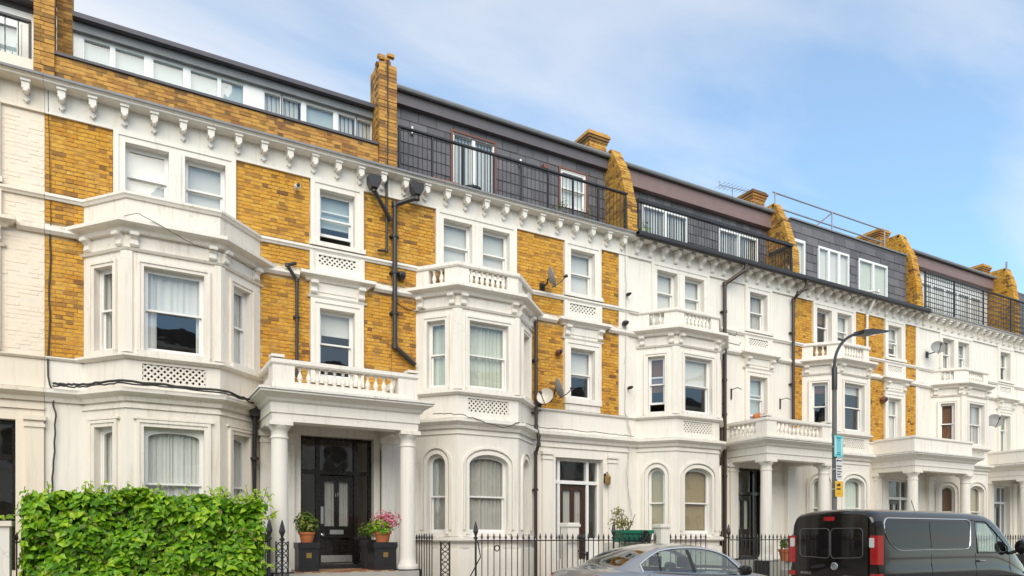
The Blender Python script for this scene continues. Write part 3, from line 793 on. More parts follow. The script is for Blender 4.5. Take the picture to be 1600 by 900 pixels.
    # ground-floor cornice over the entrance and its pilasters
    big = [(0, 4.05), (0.05, 4.05), (0.08, 4.12), (0.15, 4.16), (0.19, 4.19), (0.19, 4.25), (0, 4.30)]; small = [(0, 4.80), (0.03, 4.80), (0.06, 4.83), (0.06, 4.852), (0, 4.862)]
    if not P.get("portico"):
        MB().sweep([(D[0] - 0.1, 0), (x1, 0)], big).build("entrance_cornice", st, H)
        MB().box(D[0] + 0.1, x1, 3.90, 3.95, 0, 0.035).build("fillet", st, H)
    MB().sweep([(D[0] - 0.1, 0), (x1, 0)], small).build("string_course", st, H); MB().sweep([(x0, 0), (A[0] + 0.05, 0)], small).build("string_course", st, H)
    MB().sweep([(x0, 0), (A[0] + 0.05, 0)], big).build("ground_cornice", st, H)
    for xa in (da - 0.42, db + 0.14):
        m = MB(); m.box(xa, xa + 0.28, 0.02, 3.62, 0, 0.06); m.box(xa - 0.02, xa + 0.30, 3.58, 3.64, 0, 0.085); m.box(xa - 0.03, xa + 0.31, 3.70, 3.78, 0, 0.11); m.box(xa, xa + 0.28, 3.64, 3.70, 0, 0.07)
        m.build("entrance_pilaster", st, H)
    door_set(H, da, db, dz0, dz1, -0.18, *P["door"][4:7], P.get("frame_mat", "black_gloss"), P.get("door_mat", "black_gloss"), number=P.get("number"), plate=P.get("plate", False), kick=P.get("plate", False))
    if P.get("portico"): portico(H, *P["portico"], st, P.get("portico_solid", False), da, db, P.get("porch_tiles", False))
    return H

def column_mesh(r, z0, z1):
    h = z1 - z0
    return MB().lathe([(r * 1.32, 0), (r * 1.34, 0.05), (r * 1.30, 0.09), (r * 1.12, 0.11), (r * 1.10, 0.14), (r * 1.02, 0.17), (r, 0.25), (r * 0.985, h * 0.4), (r * 0.90, h - 0.34),
                       (r * 0.90, h - 0.32), (r * 1.0, h - 0.31), (r * 1.0, h - 0.28), (r * 0.90, h - 0.27), (r * 0.90, h - 0.17), (r * 1.02, h - 0.15), (r * 1.24, h - 0.09), (r * 1.27, h - 0.08), (r * 1.27, h - 0.078)], (0, 0, z0), 28).mesh("column")
def portico(H, xl, xr, dp, st, solid, da, db, tiles):
    path = [(xl, 0.0), (xl, -dp), (xr, -dp), (xr, 0.0)]
    m = MB()
    m.sweep(path, [(-0.34, 3.80), (0, 3.80), (0, 3.95), (0.025, 3.955), (0.025, 4.14), (0.07, 4.17), (0.10, 4.22), (0.20, 4.28), (0.24, 4.30), (0.24, 4.37), (-0.34, 4.42)])
    m.wbox(xl + 0.3, xr - 0.3, -dp + 0.3, -0.005, 4.02, 4.40)
    p = m.build("portico", st, H)
    MB().sweep(path, [(-0.33, 4.425), (0.255, 4.375), (0.26, 4.34), (0.268, 4.34), (0.265, 4.385), (-0.33, 4.435)]).build("lead_flashing", "trim_weathered", p)
    r = 0.165; col = column_mesh(r, 0.98, 3.80); col.materials.append(MATS[st])
    for q in col.polygons: q.use_smooth = True
    try: col.set_sharp_from_angle(angle=R(50))
    except Exception: pass
    for x in (xl + 0.17, xr - 0.17):
        put("column", col, None, p, T(x, -dp + 0.17, 0))
        MB().wbox(x - 0.225, x + 0.225, -dp - 0.055, -dp + 0.395, 0.0, 0.979).build("column_base", "planter_black", p)
        MB().wbox(x - 0.21, x + 0.21, -dp - 0.04, -dp + 0.38, 3.722, 3.799).build("abacus", st, p)
        a = MB(); a.wbox(x - 0.15, x + 0.15, -0.14, 0.0, 1.0, 3.55); a.wbox(x - 0.17, x + 0.17, -0.16, 0.0, 3.55, 3.60); a.wbox(x - 0.155, x + 0.155, -0.145, 0.0, 3.60, 3.68); a.wbox(x - 0.20, x + 0.20, -0.19, 0.0, 3.68, 3.799)
        a.build("wall_pilaster", st, p)
    m = MB(); zb = 4.43
    if solid:
        m.sweep(path, [(-0.18, zb), (-0.02, zb), (-0.02, 4.84), (-0.18, 4.84)]); m.sweep(path, [(-0.20, 4.84), (0.0, 4.84), (0.02, 4.87), (0.02, 4.93), (-0.20, 4.95)])
        m.build("parapet", st, H)
    else:
        m.sweep(path, [(-0.20, zb), (-0.01, zb), (-0.01, 4.53), (-0.20, 4.53)]); m.sweep(path, [(-0.20, 4.86), (-0.01, 4.86), (0.01, 4.89), (0.01, 4.96), (-0.20, 4.985)])
        for x in (xl + 0.02, xr - 0.42): m.wbox(x, x + 0.40, -dp + 0.02, -dp + 0.20, 4.53, 4.86)
        for x in (xl - 0.01, xr - 0.23): m.wbox(x, x + 0.24, -dp - 0.012, -dp + 0.23, 4.987, 5.04)
        for x in (xl + 0.015, xr - 0.195): m.wbox(x, x + 0.18, -dp + 0.21, -dp + 0.40, 4.53, 4.86)
        b = m.build("balustrade", st, H)
        L = xr - xl - 0.9; n = int(L / 0.16)
        for k in range(n): baluster_at(b, xl + 0.45 + L * (k + 0.5) / n, -dp + 0.11)
        n = int((dp - 0.5) / 0.16)
        for k in range(n):
            for x in (xl + 0.105, xr - 0.105): baluster_at(b, x, -dp + 0.46 + (dp - 0.5) * (k + 0.5) / n)
    f = MB(); f.wbox(xl + 0.02, xr - 0.02, -dp - 0.10, -0.01, 0.0, 0.955); f.wbox(xl + 0.42, xr - 0.42, -dp - 0.42, -dp - 0.104, 0.0, 0.72); f.wbox(xl + 0.42, xr - 0.42, -dp - 0.74, -dp - 0.424, 0.0, 0.48)
    f.wbox(xl + 0.42, xr - 0.42, -dp - 1.06, -dp - 0.744, 0.0, 0.24)
    st_ = f.build("porch_steps", "paving", p)
    MB().wbox(da, db, -0.16, 0.165, 0.957, 1.05).build("door_step", "planter_black", p)
    if tiles:
        tm = {}
        for q, nm in enumerate(("floor_tile_red", "floor_tile_buff")):
            tm[q] = box_mesh("tile", -0.073, 0.073, -0.073, 0.073, 0.0, 0.012); tm[q].materials.append(MATS[nm])
        x = xl + 0.5; i = 0
        while x < xr - 0.5:
            y = -dp - 0.02; j = 0
            while y < -0.25:
                put("tile", tm[(i + j) % 2 if (i * 7 + j * 3) % 5 else 0], None, p, T(x, y, 0.956)); y += 0.15; j += 1
            x += 0.15; i += 1
BAL2 = []
def baluster_at(parent, x, y):
    if not BAL2: BAL2.append(baluster_mesh(0.33))
    put("baluster", BAL2[0], None, parent, T(x, y, 4.53))
# ------------------------------------------------------------------ ground
def sheet(name, x0, x1, y0, y1, z, mat, lbl=None):
    m = MB(); m.quad((x0, y0, z), (x1, y0, z), (x1, y1, z), (x0, y1, z)); return m.build(name, mat, kind="structure")
sheet("ground", -900, 900, -900, 900, -0.125, "paving")
sheet("road", -300, 300, -12.2, -4.25, -0.12, "asphalt")
def slab(name, x0, x1, y0, y1, z0, z1, mat):
    return MB().wbox(x0, x1, y0, y1, z0, z1).build(name, mat, kind="structure")
slab("pavement", -60, 90, -4.1, -1.95, -0.12, 0.0, "paving")
slab("opposite_pavement", -60, 90, -17.0, -12.35, -0.12, 0.0, "paving")
slab("front_garden", -60, 90, -1.95, 1.0, -0.12, -0.01, "paving")
slab("kerb", -60, 90, -4.25, -4.102, -0.12, 0.004, "kerb_stone")
slab("opposite_kerb", -60, 90, -12.348, -12.2, -0.12, 0.004, "kerb_stone")
for y in (-4.52, -4.72, -11.9): sheet("road_marking", -60, 90, y, y + 0.06, -0.116, "road_paint")

# ------------------------------------------------------------------ the houses
HOUSES = [
 dict(x0=-7.75, x1=-1.15, c=-5.6, s=-2.36, stucco="stucco_cream", painted=True, arched=True, door=(-3.2, -1.58, 1.05, 3.70, -2.85, -2.0, 3.0),
      covers=dict(s1="roller:0.5"), label="cream painted house at the left edge, partly cut off, with black-framed entrance"),
 dict(x0=-1.15, x1=5.30, c=0.96, s=4.08, brick="stock_brick", singles=300, stucco="stucco_white", bay_stucco="stucco_old", arched=False, solid_parapet=True, corbels=13,
      door=(3.32, 4.90, 1.05, 3.78, 3.76, 4.50, 2.98), portico=(2.47, 5.36, 1.46), porch_tiles=True, plate=True, number="17", frame_mat="black_gloss",
      covers=dict(pair0="roller:0.72", pair1="roller:0.98", s2="blue:0.6", ls2=0.18, s1="roller:0.34", f0="drapes", f1="halfnet", f2="net", g0="net", g1="net", g2="net"),  # s1: pale blind stands in for light reflected in the upper pane
      label="yellow brick house behind the leafy hedge with pillared porch and solid white bay parapet"),
 dict(x0=5.30, x1=11.95, c=7.40, s=10.45, brick="stock_brick", singles=300, brick_to=11.62, corbels=13, s1z=5.18,
      door=(9.64, 11.12, 1.05, 3.66, 9.88, 10.70, 3.0), frame_mat="window_paint", door_mat="brown_gloss",
      covers=dict(pair0="roller:0.95", pair1="roller:0.95", s2="roller:0.95", s1="roller:0.52", f0="sage", f1="sage", f2="sage", g0="grey", g1="grey", g2="net"),
      label="yellow brick house with flush doorway, brown door and white balustraded bay, roof terrace above"),
 dict(x0=11.95, x1=18.45, c=13.78, s=16.9, scroll=True, corbels=14, gutter=True, s1z=5.14,
      door=(15.98, 17.25, 1.05, 3.70, 16.12, 16.88, 2.9), portico=(15.62, 18.40, 1.46),
      covers=dict(pair0="roller:0.99", pair1="roller:0.99", s2="grey", s1="blue:0.95", ls1=0.12, f0="brown:0.6", f1="roller:0.5", f2=None, lf0=0.2, g0="tan", g1="tan", g2="tan"),
      label="all white stucco house between the two yellow brick ones with tan blinds downstairs"),
 dict(x0=18.45, x1=25.15, c=20.42, s=23.68, brick="stock_brick", brick_to=24.95, scroll=True, corbels=15, gutter=True, s1z=4.92, french=True,
      door=(23.4, 24.8, 1.05, 3.66, 23.55, 24.3, 2.95), frame_mat="window_paint", door_mat="brown_gloss", portico=(22.5, 25.9, 1.46), portico_solid=True,
      covers=dict(pair0="brown:0.35", pair1="roller:0.6", s2="roller:0.6", ls2=0.12, s1="net", f0="brown:0.2", f1="roller:0.2", f2="net", g0="sage", g1="sage", g2="sage"),
      label="third yellow brick house, behind the street lamp, with narrow brick strips and grey attic wall"),
 dict(x0=25.15, x1=31.9, c=27.45, s=30.95, scroll=True, corbels=15, s1z=4.92, french=True,
      door=(30.0, 31.4, 1.05, 3.66, 30.2, 31.0, 2.95), frame_mat="window_paint", door_mat="brown_gloss", portico=(29.6, 32.2, 1.46), portico_solid=True,
      covers=dict(pair0="grey", pair1="blue:0.9", lp1=0.12, s2="roller:0.4", s1="sage", f0="brown:1.0", f1="grey", bf1=1, g0="brown:0.9", g1="tan"),
      label="white stucco house behind the van, with black grid railing along its roof terrace"),
 dict(x0=31.9, x1=38.6, c=34.0, s=37.3, scroll=True, corbels=15, door=(36.5, 37.9, 1.05, 3.66, 36.8, 37.6, 2.95), covers={},
      label="white stucco house cut off by the right edge of the picture"),
]
H = [build_house(p) for p in HOUSES]

# ------------------------------------------------------------------ attics
def attic_shell(house, x0, x1, y, z0, z1, holes, mat, top="roof_felt", depth=0.1):
    m = MB(Frame((0, y))); m.wall(x0, x1, z0, z1, holes, depth); a = m.build("attic_wall", mat, house)
    b = MB(); b.quad((x0, y, z0), (x0, 8, z0), (x0, 8, z1), (x0, y, z1)); b.quad((x1, y, z0), (x1, y, z1), (x1, 8, z1), (x1, 8, z0))
    b.wbox(x0, x1, y + 2.4, y + 2.5, z0 + 0.02, z1 - 0.02)
    b.build("attic_inner", "inner_wall", house)
    r = MB(); r.wbox(x0 - 0.0, x1, y - 0.02, 8.0, z1 + 0.002, z1 + 0.09); r.build("roof", top, house)
    return a
SLATES = {}
def slates(parent, x0, x1, y, z0, z1, holes, tw=0.46, th=0.27):
    F = Frame((0, y)); row = 0; z = z1 - th; rest = MB(F)
    while z > z0 - th:
        x = x0 - (tw / 2 if row % 2 else 0)
        while x < x1:
            spans = [(max(x, x0), min(x + tw, x1))]; c, d = max(z, z0), z + th
            for (a, b, p, q) in holes:
                if p < (c + d) / 2 < q:
                    ns = []
                    for (s, e) in spans:
                        if b <= s or a >= e: ns.append((s, e)); continue
                        if a > s: ns.append((s, a))
                        if b < e: ns.append((b, e))
                    spans = ns
            for (s, e) in spans:
                if e - s < 0.06 or d - c < 0.06: continue
                k = (round(e - s, 3), round(d - c, 3))
                if k not in SLATES:
                    W, hh = k[0] - 0.008, k[1]
                    me = bpy.data.meshes.new("slate"); g = 0.004
                    v = [(g, -0.030, 0.006), (W, -0.030, 0.006), (W, -0.012, hh + 0.02), (g, -0.012, hh + 0.02), (g, -0.002, 0.006), (W, -0.002, 0.006), (W, -0.002, hh + 0.02), (g, -0.002, hh + 0.02)]
                    me.from_pydata(v, [], [(0, 1, 2, 3), (4, 0, 3, 7), (1, 5, 6, 2), (4, 5, 1, 0), (3, 2, 6, 7)]); me.update(); me.materials.append(MATS["slate"]); SLATES[k] = me
                put("slate", SLATES[k], None, parent, T(s, y + rng.uniform(-0.003, 0.003), c))
            x += tw
        z -= th; row += 1
def glazed(house, F, a, b, c, d, w, leaves, mat="upvc", cover=None, rail=0.06):
    """casement or French window of several leaves"""
    m = MB(F); m.box(a, b, d - rail, d, w - 0.06, w + 0.02); m.box(a, b, c, c + rail, w - 0.06, w + 0.02)
    n = leaves; L = (b - a) / n; cells = []
    for k in range(n + 1):
        x = a + L * k; m.box(max(a, x - rail * 0.7), min(b, x + rail * 0.7), c + rail, d - rail, w - 0.06, w + 0.02)
    o = m.build("window", mat, house)
    for k in range(n):
        p, q = a + L * k + rail * 0.7 - 0.01, a + L * (k + 1) - rail * 0.7 + 0.01
        pane(F, p, q, c + rail - .005, d - rail + .005, w - 0.022, o)
    if cover == "vertical":
        v = MB(F); x = a + 0.02
        while x < b - 0.08: v.quad(F(x, c, w - 0.08), F(x + 0.085, c, w - 0.11), F(x + 0.085, d, w - 0.11), F(x, d, w - 0.08)); x += 0.092
        v.build("blind", "roller_blind", o)
    elif cover:
        MB(F).box(a, b, c + (d - c) * 0.02, d, w - 0.09, w - 0.085).build("blind", cover, o)
    return o

# yellow brick house with the hedge: brick parapet and long white window strip
h = H[1]
MB().wbox(-1.02, 5.0, 0.02, 0.24, 9.70, 10.28).build("roof_parapet", "mortar", h)
lay_bricks(h, Frame((0, 0.02)), -1.02, 5.0, 9.72, 10.27, [], "chimney_brick")
MB().wbox(-1.02, 5.0, -0.03, 0.28, 10.282, 10.33).build("coping", "lead_dark", h)
F5 = Frame((0, 0.5))
wx = [(-0.55, -0.17), (-0.04, 0.41), (0.61, 1.10), (1.28, 1.74), (1.85, 2.24), (2.70, 2.99), (3.07, 3.42), (3.57, 4.12), (4.27, 4.61), (4.69, 4.98)]
attic_shell(h, -0.75, 5.05, 0.5, 9.7, 11.10, [(a - 0.05, b + 0.05, 10.1, 11.07) for a, b in wx], "window_paint")
MB().wbox(-1.0, -0.752, 0.45, 0.9, 9.7, 12.4).build("attic_pier", "mortar", h); lay_bricks(h, Frame((0, 0.45)), -1.0, -0.752, 9.9, 12.4, [], "chimney_brick")
for i, (a, b) in enumerate(wx):
    glazed(h, F5, a - 0.05, b + 0.05, 10.1, 11.07, -0.03, 1, cover="pale_blue_blind" if i in (0, 1, 2, 3, 4, 7) else "vertical", rail=0.045)
m = MB(); m.wbox(-0.75, 5.05, 0.40, 0.498, 11.08, 11.24); m.build("lead_fascia", "lead", h)
m = MB(); m.tube([(-0.75, 0.34, 11.30), (5.05, 0.34, 11.30)], 0.07, 10); m.wbox(-0.75, 5.05, 0.26, 0.5, 11.245, 11.28); m.build("gutter", "lead_dark", h, smooth=True)

# second brick house: slate-hung attic behind a terrace
def mansard(house, x0, x1, y, z1, holes, fascia, fz, fas_mat, top_mat="lead"):
    attic_shell(house, x0, x1, y, 9.7, z1, holes, "lead_dark")
    MB().wbox(x0, x1, -0.0, y, 9.70, 9.74).build("terrace_floor", "lead", house)
    m = MB(); m.wbox(x0, x1, y - fascia, y - 0.003, fz, z1 + 0.09); m.build("fascia", fas_mat, house)
    m = MB(); m.wbox(x0, x1, y - fascia - 0.10, y + 0.5, z1 + 0.095, z1 + 0.15); m.tube([(x0, y - fascia - 0.08, z1 + 0.10), (x1, y - fascia - 0.08, z1 + 0.10)], 0.06, 8); m.build("roof_edge", top_mat, house)
h = H[2]; fd, wd = (7.24, 8.40, 9.76, 11.70), (10.42, 11.25, 10.58, 11.60)
mansard(h, 5.42, 11.95, 1.0, 12.12, [fd, wd], 0.16, 11.90, "fascia_grey")
slates(h, 5.42, 11.95, 1.0, 9.76, 11.90, [(fd[0] - .07, fd[1] + .07, fd[2], fd[3] + .06), (wd[0] - .07, wd[1] + .07, wd[2] - .05, wd[3] + .06)])
F1 = Frame((0, 1.0)); glazed(h, F1, *fd, 0.0, 2, cover="vertical"); window(h, F1, *wd, w=0.01, cover="roller:0.97")
for q in (fd, wd):
    m = MB(F1); m.box(q[0] - 0.06, q[0], q[2], q[3] + 0.05, -0.02, 0.045); m.box(q[1], q[1] + 0.06, q[2], q[3] + 0.05, -0.02, 0.045); m.box(q[0], q[1], q[3], q[3] + 0.05, -0.02, 0.045)
    m.build("window_lining", "red_brown_wood", h)
for x in (6.15, 9.15):
    MB().lathe([(0.02, 0), (0.045, 0.01), (0.045, 0.17), (0.02, 0.18)], (x, 0.93, 11.30), 10).build("wall_light", "steel", h, smooth=True)
MB().wbox(9.82, 9.98, 0.86, 0.97, 11.42, 11.52).build("alarm_box", "red_brown_wood", h)
# white house: slate attic with wide blinds
h = H[3]; d1, d2 = (13.25, 14.98, 9.76, 11.28), (16.30, 18.0, 9.76, 11.24)
mansard(h, 12.25, 18.45, 1.0, 12.02, [d1, d2], 0.2, 11.62, "fascia_brown")
slates(h, 12.25, 18.45, 1.0, 9.76, 11.62, [(q[0] - .05, q[1] + .05, q[2], q[3] + .05) for q in (d1, d2)], 0.30, 0.27)
for q in (d1, d2): glazed(h, F1, *q, 0.02, 2, cover="vertical")
MB().wbox(15.9, 17.6, 1.6, 3.0, 12.115, 12.62).build("roof_box", "lead", h)
# third brick house: flush slate attic
h = H[4]; ws = [(18.85, 19.45, 9.95, 11.22), (20.10, 21.68, 10.0, 11.22), (22.20, 23.80, 10.0, 11.22)]
attic_shell(h, 18.75, 24.95, 0.35, 9.70, 11.72, ws, "lead_dark")
slates(h, 18.75, 24.95, 0.35, 9.70, 11.72, [(q[0] - .05, q[1] + .05, q[2] - .03, q[3] + .04) for q in ws], 0.55, 0.28)
F35 = Frame((0, 0.35)); glazed(h, F35, *ws[0], 0.03, 1, cover="roller_blind", rail=0.09); glazed(h, F35, *ws[1], 0.03, 3, cover="roller_blind", rail=0.07); glazed(h, F35, *ws[2], 0.03, 2, cover="sage_curtain", rail=0.07)
MB().wbox(18.75, 24.95, 0.28, 0.6, 11.815, 11.86).build("roof_edge", "lead", h)
# white house with grid railing: pale attic
h = H[5]; wl_ = (25.9, 31.2, 9.9, 11.5)
mansard(h, 25.45, 31.6, 1.0, 12.2, [wl_], 0.3, 11.85, "fascia_brown")
MB(F1).box(25.46, 31.59, 11.51, 11.84, 0.0, 0.05).build("attic_board", "window_paint", h)
glazed(h, F1, *wl_, 0.02, 6, cover="roller_blind", rail=0.09)
for q in (25.47, 31.22): MB(F1).box(q, q + 0.38, 9.8, 11.5, 0.0, 0.04).build("attic_board", "window_paint", h)
h = H[6]; attic_shell(h, 32.2, 38.4, 0.6, 9.7, 11.9, [], "lead_dark"); slates(h, 32.2, 34.5, 0.6, 9.7, 11.9, [])
h = H[0]; w0 = (-4.3, -1.56, 9.85, 11.0)
MB().wbox(-7.6, -1.32, 0.0, 0.22, 9.73, 10.08).build("roof_parapet", "stucco_cream", h)
attic_shell(h, -7.6, -1.3, 0.6, 9.7, 11.25, [w0], "window_paint"); glazed(h, Frame((0, 0.6)), *w0, 0.0, 6, cover="pale_blue_blind", rail=0.09)
m = MB(); m.tube([(-7.6, 0.42, 11.42), (-1.3, 0.42, 11.42)], 0.09, 10); m.wbox(-7.6, -1.3, 0.36, 0.6, 11.34, 11.40); m.build("gutter", "lead_dark", h, smooth=True)

# ------------------------------------------------------------------ party walls and chimneys on the roofline
def inside(poly, x, y):
    r = False; n = len(poly)
    for i in range(n):
        (xa, ya), (xb, yb) = poly[i], poly[(i + 1) % n]
        if (ya > y) != (yb > y) and x < (xb - xa) * (y - ya) / (yb - ya) + xa: r = not r
    return r
def party_wall(x0, x1, front, back, label, mat="stock_brick", stack=None):
    """front: [(d, z)] from the base up along the street edge; back: depth where the wall ends"""
    T_ = thing("party_wall", ((x0 + x1) / 2, 0.3, 9.7), label, "party wall", "brick party walls rising between the attics")
    poly = list(front) + [(back, front[-1][1]), (back, 9.7)]
    FL, FR = Frame((x0, 0), (0, -1)), Frame((x1, 0), (0, 1))
    MB().prism([(d, z) for d, z in poly], -(x1 - x0), 0.0, FL).build("core", "mortar_dark", T_)
    zt = front[-1][1]; dmx = max(d for d, z in front)
    ins = lambda u, v: inside(poly, u, v) and inside(poly, u + 0.10, v) 
    lay_bricks(T_, FL, back, dmx, 9.7, zt - 0.01, [], mat, 0, keep=ins)
    lay_bricks(T_, FR, -dmx, -back, 9.7, zt - 0.01, [], mat, 0, keep=lambda u, v: ins(-u, v))
    m = MB(FL); pts = list(front) + [(back, front[-1][1])]
    for (p, q) in zip(pts, pts[1:]):
        L = math.dist(p, q); n = max(1, int(L / 0.075)); dx, dz = (q[0] - p[0]) / L, (q[1] - p[1]) / L; nx, nz = dz, -dx
        for k in range(n):
            a, b = L * k / n, L * (k + 1) / n - 0.010; e = 0.014 + rng.uniform(-0.006, 0.008); g = 0.11
            P4 = [(p[0] + dx * a + nx * e, p[1] + dz * a + nz * e), (p[0] + dx * b + nx * e, p[1] + dz * b + nz * e), (p[0] + dx * b - nx * g, p[1] + dz * b - nz * g), (p[0] + dx * a - nx * g, p[1] + dz * a - nz * g)]
            W = x1 - x0; cut = W * (0.5 if k % 2 else 0.33)
            m.prism(P4, -W - 0.014, -cut - 0.004); m.prism(P4, -cut + 0.004, 0.014)
    m.build("edge_bricks", mat, T_, kind="stuff")
    if stack:
        (sx0, sx1, sd0, sd1, sz) = stack
        c = MB(); c.wbox(sx0, sx1, -sd0, -sd1, 9.7, sz); c.build("chimney_stack", "mortar_dark", T_)
        FS, FF = Frame((sx0, 0), (0, -1)), Frame((0, -sd0))
        lay_bricks(T_, FS, sd1, sd0, 11.2, sz, [], "chimney_brick", name="chimney_brickwork"); lay_bricks(T_, FF, sx0, sx1, 11.2, sz, [], "chimney_brick", name="chimney_brickwork")
        c = MB()
        for k, e in enumerate((0.03, 0.06, 0.09)): 
            z = sz + 0.075 * k; n = 7
            c.wbox(sx0 - e, sx1 + e, -sd0 - e, -sd1 + e, z + 0.004, z + 0.069)
        c.wbox(sx0 - 0.05, sx1 + 0.05, -sd0 - 0.05, -sd1 + 0.05, sz + 0.229, sz + 0.28)
        c.build("chimney_cap", "chimney_brick", T_)
    return T_
party_wall(-1.30, -1.02, [(0.03, 9.7), (0.03, 10.5), (0.0, 12.6)], -0.55, "weathered orange brick pier at the top left corner", "chimney_brick")
party_wall(5.02, 5.40, [(0.03, 9.7), (0.03, 11.75), (0.0, 12.12)], -0.6, "tall thin brick pier with ragged top and cable beside the slate attic", "chimney_brick")
party_wall(11.93, 12.23, [(0.03, 9.75), (0.0, 10.55), (-0.30, 11.62), (-0.72, 12.38)], -1.25, "yellow brick party wall with curved edge at the right end of the slate terrace", "new_brick", (11.6, 12.2, -1.30, -2.3, 12.85))
party_wall(18.45, 18.73, [(0.03, 9.75), (0.0, 10.6), (-0.35, 11.68), (-0.70, 12.38)], -1.3, "yellow brick party wall beside the roof aerial and grey roof box", "new_brick", (18.2, 18.75, -1.35, -2.2, 12.78))
party_wall(25.05, 25.38, [(0.03, 9.8), (-0.02, 10.7), (-0.22, 11.8), (-0.66, 12.75)], -1.6, "broad orange brick party wall next to the black grid railing", "stock_brick", (24.85, 25.35, -1.3, -2.6, 12.9))
party_wall(31.75, 32.10, [(0.03, 9.8), (0.0, 11.0), (-0.12, 12.0), (-0.35, 12.65)], -1.6, "brick party wall at the far right edge with a leaning pole", "stock_brick", (31.5, 32.0, -1.1, -2.4, 12.75))

pier_top = [o for o in COL.objects if o.name.startswith("party_wall")][1]
m = MB()
for k in range(26):
    x = 5.04 + rng.uniform(0, 0.22); z = 12.13 + 0.075 * (k // 8) ; d = 0.02 - rng.uniform(0, 0.45); m.box(x, x + rng.choice((0.10, 0.20)) * 0.8, z, z + 0.064, d - 0.10, d)
m.build("broken_top", "chimney_brick", pier_top, kind="stuff")
# ------------------------------------------------------------------ roof-terrace railings
def bar_mesh(name, r, h, mat, n=6):
    me = MB().lathe([(r, 0), (r, h)], n=n).mesh(name); me.materials.append(MATS[mat]); return me
def roof_railing(x0, x1, y, z0, z1, sp, posts, label, top=(0.04, 0.02), extra=(), mat="black_iron", ret=None):
    t = thing("roof_railing", ((x0 + x1) / 2, y, z0), label, "railing", "iron railings along the roof terraces")
    a, b = top
    MB().wbox(x0, x1, y - a, y + a, z1 - b * 2, z1).build("top_rail", mat, t)
    MB().wbox(x0, x1, y - 0.015, y + 0.015, z0 + 0.04, z0 + 0.06).build("bottom_rail", mat, t)
    for z in extra: MB().wbox(x0, x1, y - 0.010, y + 0.010, z - 0.012, z + 0.012).build("middle_rail", mat, t)
    bm = bar_mesh("bar", 0.0085, z1 - z0 - 2 * b - 0.05, mat)
    n = int((x1 - x0) / sp)
    for k in range(1, n): put("bar", bm, None, t, T(x0 + (x1 - x0) * k / n, y, z0 + 0.05))
    pm = box_mesh("post", -0.022, 0.022, -0.022, 0.022, 0, z1 - z0 - 2 * b); pm.materials.append(MATS[mat])
    for x in posts: put("post", pm, None, t, T(x, y, z0))
    if ret:
        MB().wbox(ret - 0.02, ret + 0.02, y + a + .002, y + 0.85, z1 - b * 2, z1).build("return_rail", mat, t)
        for k in range(1, 7): put("bar", bm, None, t, T(ret, y + 0.12 * k, z0 + 0.05))
    return t
roof_railing(5.46, 11.90, -0.02, 9.76, 10.84, 0.115, [5.48, 6.27, 7.05, 7.86, 8.62, 9.40, 10.15, 10.95, 11.85], "black iron railing with plant pots behind it, in front of the slate attic")
roof_railing(12.25, 18.42, -0.02, 9.76, 10.80, 0.105, [12.28, 18.38], "black railing with thick top bar in front of the white vertical blinds", top=(0.05, 0.045), ret=18.36)
roof_railing(25.42, 33.2, -0.06, 9.72, 11.22, 0.12, [25.45, 27.3, 29.3, 31.3, 33.1], "tall black grid railing on the white house behind the van", extra=(9.98, 10.16, 10.34, 10.52, 10.70, 10.88, 11.05))
roof_railing(-7.5, -1.36, 0.12, 10.08, 10.82, 0.19, [-1.38, -3.4], "black railing on the cream house roof at the top left corner")

# ------------------------------------------------------------------ the terrace across the street, mirrored in the panes and paintwork
for k, (mt, lb) in enumerate((("stucco_cream", "cream"), ("chimney_brick", "brown brick"), ("stucco_white", "white"), ("stucco_cream", "second cream"), ("stucco_white", "second white"), ("chimney_brick", "second brown brick"), ("stucco_white", "third white"), ("stucco_cream", "third cream"))):
    xa = -20 + 7.2 * k; xb = xa + 7.19; FO = Frame((xb, -23.0), (-1, 0))
    t = thing("opposite_house", ((xa + xb) / 2, -23.0, 0), lb + " house across the street, behind the viewer", "house", "houses across the street")
    hs = [(u, u + 1.1, z, z + 1.7) for z in (1.4, 4.9, 8.0) for u in (0.9, 3.0, 5.1)]
    m = MB(FO); m.wall(0, 7.19, -0.1, 10.6, hs, 0.2); m.build("front_wall", mt, t)
    MB(FO).sweep([(xb, -23.0), (xa, -23.0)], [(0, 10.3), (0.4, 10.4), (0.45, 10.65), (0, 10.7)]).build("cornice", "stucco_white", t)
    m = MB(FO); m.box(0, 7.19, -0.1, 10.5, -8.0, -0.9); m.build("body", "inner_wall", t)
    m = MB(FO); m.prism([(0, 10.6), (7.19, 10.6), (7.19, 11.6), (0, 11.6)], -8.0, -1.2); m.build("roof", "slate", t)
    for q in hs:
        m = MB(FO); m.box(q[0] - 0.15, q[0] - 0.01, q[2] - 0.1, q[3] + 0.2, 0, 0.06); m.box(q[1] + 0.01, q[1] + 0.15, q[2] - 0.1, q[3] + 0.2, 0, 0.06); m.box(q[0] - 0.01, q[1] + 0.01, q[3] + 0.0, q[3] + 0.2, 0, 0.06); m.box(q[0] - 0.02, q[1] + 0.02, q[2] - 0.12, q[2], -0.1, 0.1)
        m.box(q[0], q[1], (q[2] + q[3]) / 2 - 0.03, (q[2] + q[3]) / 2 + 0.03, -0.16, -0.1); w_ = m.build("window", "window_paint", t); pane(FO, *q[:4], -0.14, w_)
